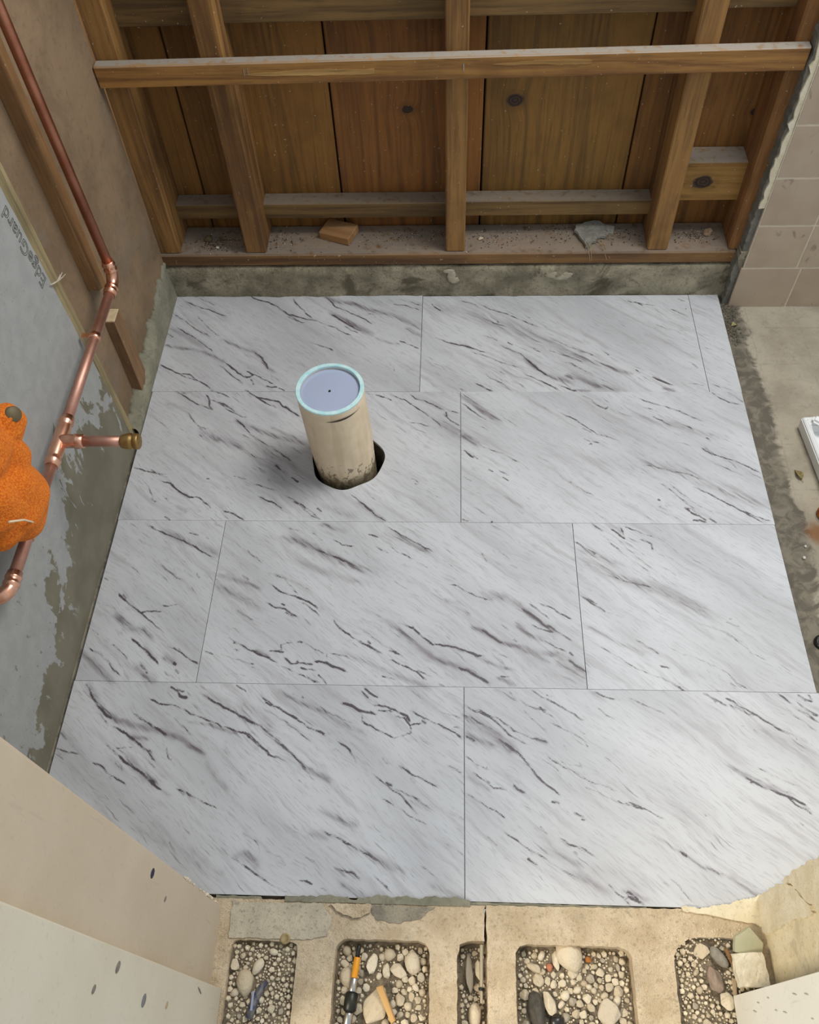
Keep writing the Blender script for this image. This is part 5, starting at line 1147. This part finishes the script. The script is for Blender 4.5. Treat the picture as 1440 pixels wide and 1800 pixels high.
# dark heap of dirt
vv, ff = [], []
def grit(name, label, spots_, mat, n, zf, size=(0.0008, 0.0022)):
    vv, ff = [], []
    for _ in range(n):
        cx, cy, sx, sy = rnd.choice(spots_)
        x, y = rnd.gauss(cx, sx), rnd.gauss(cy, sy)
        z = zf(x, y)
        if z is None: continue
        s = rnd.uniform(*size); b = len(vv)
        for dx, dy, dz in ((1, 0, 0), (-1, 0, 0), (0, 1, 0), (0, -1, 0), (0, 0, 1), (0, 0, -1)):
            vv.append((x + dx * s * rnd.uniform(.7, 1.4), y + dy * s * rnd.uniform(.7, 1.4), z + s * 0.5 + dz * s * rnd.uniform(.6, 1.1)))
        for f in ((0, 2, 4), (2, 1, 4), (1, 3, 4), (3, 0, 4), (2, 0, 5), (1, 2, 5), (3, 1, 5), (0, 3, 5)):
            ff.append(tuple(b + q for q in f))
    o = mesh_obj(name, vv, ff, mat)
    return tag(o, label, 'grit', kind='stuff')
def on_sill(x, y):
    if not (-0.25 < x < 0.90 and 0.8885 < y < 0.979): return None
    return 0.1085
GR = Mat('sill_grit', 0.95)
GR.color(GR.mix(GR.step(GR.noise(GR.obj(False), 260, 1), 0.52, 0.62), lin((78, 66, 50)), lin((196, 186, 162))))
grit('grit', 'brown dirt and pale plaster crumbs scattered over the sill plate', [(-0.15, 0.925, 0.03, 0.012), (-0.15, 0.925, 0.03, 0.012), (-0.02, 0.93, 0.03, 0.02), (0.22, 0.945, 0.06, 0.015), (0.68, 0.94, 0.03, 0.015), (0.83, 0.935, 0.03, 0.012),
     (0.42, 0.93, 0.03, 0.02), (0.57, 0.95, .04, .02), (0.25, 0.93, 0.15, 0.03)], GR.m, 1100, on_sill, (0.0006, 0.0020))
grit('soil', 'loose dark soil in the corner beside the marble floor', [(0.912, 0.862, 0.008, 0.012), (0.915, 0.83, 0.008, 0.02), (0.912, 0.79, 0.007, 0.02)],
     plain('dark_soil', (84, 78, 64), 0.95, 0, (122, 114, 96), 300), 420, lambda x, y: -0.012 if (0.897 < x < 0.95 and 0.74 < y < 0.882) else None, (0.0010, 0.0032))

# ------------------------------------------------------------------ things on the concrete to the right
# white plastic tray
TY = tag(empty('plastic_tray', (0.99, 0.46, -0.011)), 'shallow white plastic tray cut off by the right picture edge', 'tray')
a0 = math.radians(-14)
def ring(x0, x1, y0, y1, z): return [(x0, y0, z), (x1, y0, z), (x1, y1, z), (x0, y1, z)]
W_, H_ = 0.30, 0.19
prof = [ring(0, W_, -H_, 0, 0.0), ring(-0.002, W_ + .002, -H_ - .002, 0.002, 0.026), ring(0.004, W_ - .004, -H_ + .004, -0.004, 0.030), ring(0.012, W_ - .012, -H_ + .012, -0.016, 0.024), ring(0.016, W_ - .016, -H_ + .016, -0.022, 0.006)]
vv = [v for r_ in prof for v in r_]; ff = [(3, 2, 1, 0)]
for q in range(4):
    for k in range(4):
        k2 = (k + 1) % 4
        ff.append((q * 4 + k, q * 4 + k2, (q + 1) * 4 + k2, (q + 1) * 4 + k))
ff.append((16, 17, 18, 19))
bm = bmesh.new(); bvs = [bm.verts.new(v) for v in vv]
for f in ff: bm.faces.new([bvs[i] for i in f])
bmesh.ops.bevel(bm, geom=bm.edges[:], offset=0.0022, segments=2, affect='EDGES')
o = bm_obj('tray_shell', bm, WHITE_P, TY, loc=(-0.004, 0.072, 0), rot=(0, 0, math.radians(4)))
bm = bmesh.new(); bmesh.ops.create_cube(bm, size=1.0)
for v in bm.verts: v.co = Vector((v.co.x * 0.05, v.co.y * 0.016, v.co.z * 0.010))
bmesh.ops.bevel(bm, geom=bm.edges[:], offset=0.004, segments=3, affect='EDGES')
bm_obj('folded_lip', bm, WHITE_P, TY, loc=(0.032, 0.052, 0.030), rot=(0.15, 0.1, math.radians(-34)))
# rusty fitting
RF = tag(empty('rusty_fitting', (0.983, 0.332, -0.011)), 'orange rusty pipe fitting on the concrete at the right edge', 'pipe fitting')
RU = plain('rust_orange', (186, 112, 44), 0.6, 0.3, (140, 76, 30), 60, 0.3)
p, r = collar((0.991, 0.334, -0.012), (0, 0, 1), [(0, .016), (.006, .0165), (.007, .014), (.018, .0135), (.020, .015), (.026, .015), (.027, .011), (.018, .010)])
tube('fitting_body', p, r, RU, RF, seg=24, axis=(0, 0, 1))
tube('fitting_stub', [(0.991, 0.334, 0.006), (1.015, 0.336, 0.008), (1.04, 0.338, 0.008)], 0.009, RU, RF)
# chrome bolt
CBt = tag(empty('chrome_bolt', (0.925, 0.088, -0.012)), 'chrome bolt head in a dark socket beside the marble at right', 'bolt')
p, r = collar((0.9265, 0.0890, -0.013), (0, 0, 1), [(0, .013), (.004, .013), (.006, .0105), (.007, .0095)])
tube('washer', p, r, plain('black_washer', (30, 30, 28), 0.35), CBt, seg=28)
p, r = collar((0.9275, 0.0890, -0.008), (0.1, 0, 1), [(0, .0085), (.007, .0085), (.011, .0062), (.0125, .001)])
tube('bolt_head', p, r, plain('chrome', (226, 222, 208), 0.12, 1.0), CBt, seg=20)
# dry leaves
def leaf(name, loc, rz, L, W, col, label):
    vv, ff = [], []
    n = 10
    for k in range(n + 1):
        t = k / n; w = W * math.sin(math.pi * t ** 0.8) * (1 - 0.25 * t) + 0.0003
        x = (t - 0.5) * L; zc_ = 0.003 * math.sin(math.pi * t) + 0.002 * math.sin(5 * t)
        vv += [(x, -w, zc_ + 0.003), (x, 0, zc_ + 0.0005), (x, w, zc_ + 0.0035)]
    for k in range(n):
        for q in range(2):
            ff.append((k * 3 + q, (k + 1) * 3 + q, (k + 1) * 3 + q + 1, k * 3 + q + 1))
    root = empty(name, loc); root.rotation_euler = (0, 0, rz)
    o = mesh_obj('blade', vv, ff, plain(name + '_mat_%d' % len(bpy.data.materials), col, 0.8, 0, tuple(c * .7 for c in col), 200), root, smooth=True)
    sm = o.modifiers.new('thickness', 'SOLIDIFY'); sm.thickness = 0.0004
    tube('stem', [(-L / 2 - 0.006, 0, 0.0012), (-L / 2, 0, 0.001), (L / 2, 0, 0.0012)], 0.0005, bpy.data.materials['dry_root'], None, seg=5).parent = root
    return tag(root, label, 'leaf')
leaf('dry_leaf', (0.963, 0.421, -0.0125), math.radians(108), 0.023, 0.0058, (152, 136, 82), 'dry olive leaf on the concrete near the white tray')
leaf('dry_leaf', (0.9170, 0.8010, -0.0110), math.radians(20), 0.013, 0.005, (186, 176, 122), 'pale yellow curled leaf in the soil beside the marble corner')
for x, y, s, lab in ((0.9210, 0.8650, 0.0042, 'grey white pebble in the corner soil by the tiled wall'), (0.9405, 0.2680, 0.0026, 'tiny white chip on the concrete below the rust stain'), (0.9330, 0.2450, 0.0032, 'small pale pebble on the rough strip beside the marble'), (0.9290, 0.8890 - 0.012, 0.0030, 'cream crumb at the foot of the tiled wall edge')):
    stone('pebble', x, y, -0.0125 + s * 0.8, s, s * 0.8, s * 0.7, 0.4, lab, 'pebble', mat=plain('pebble_white_%d' % int(x * 1e4), (206, 202, 188), 0.8), shape=1)
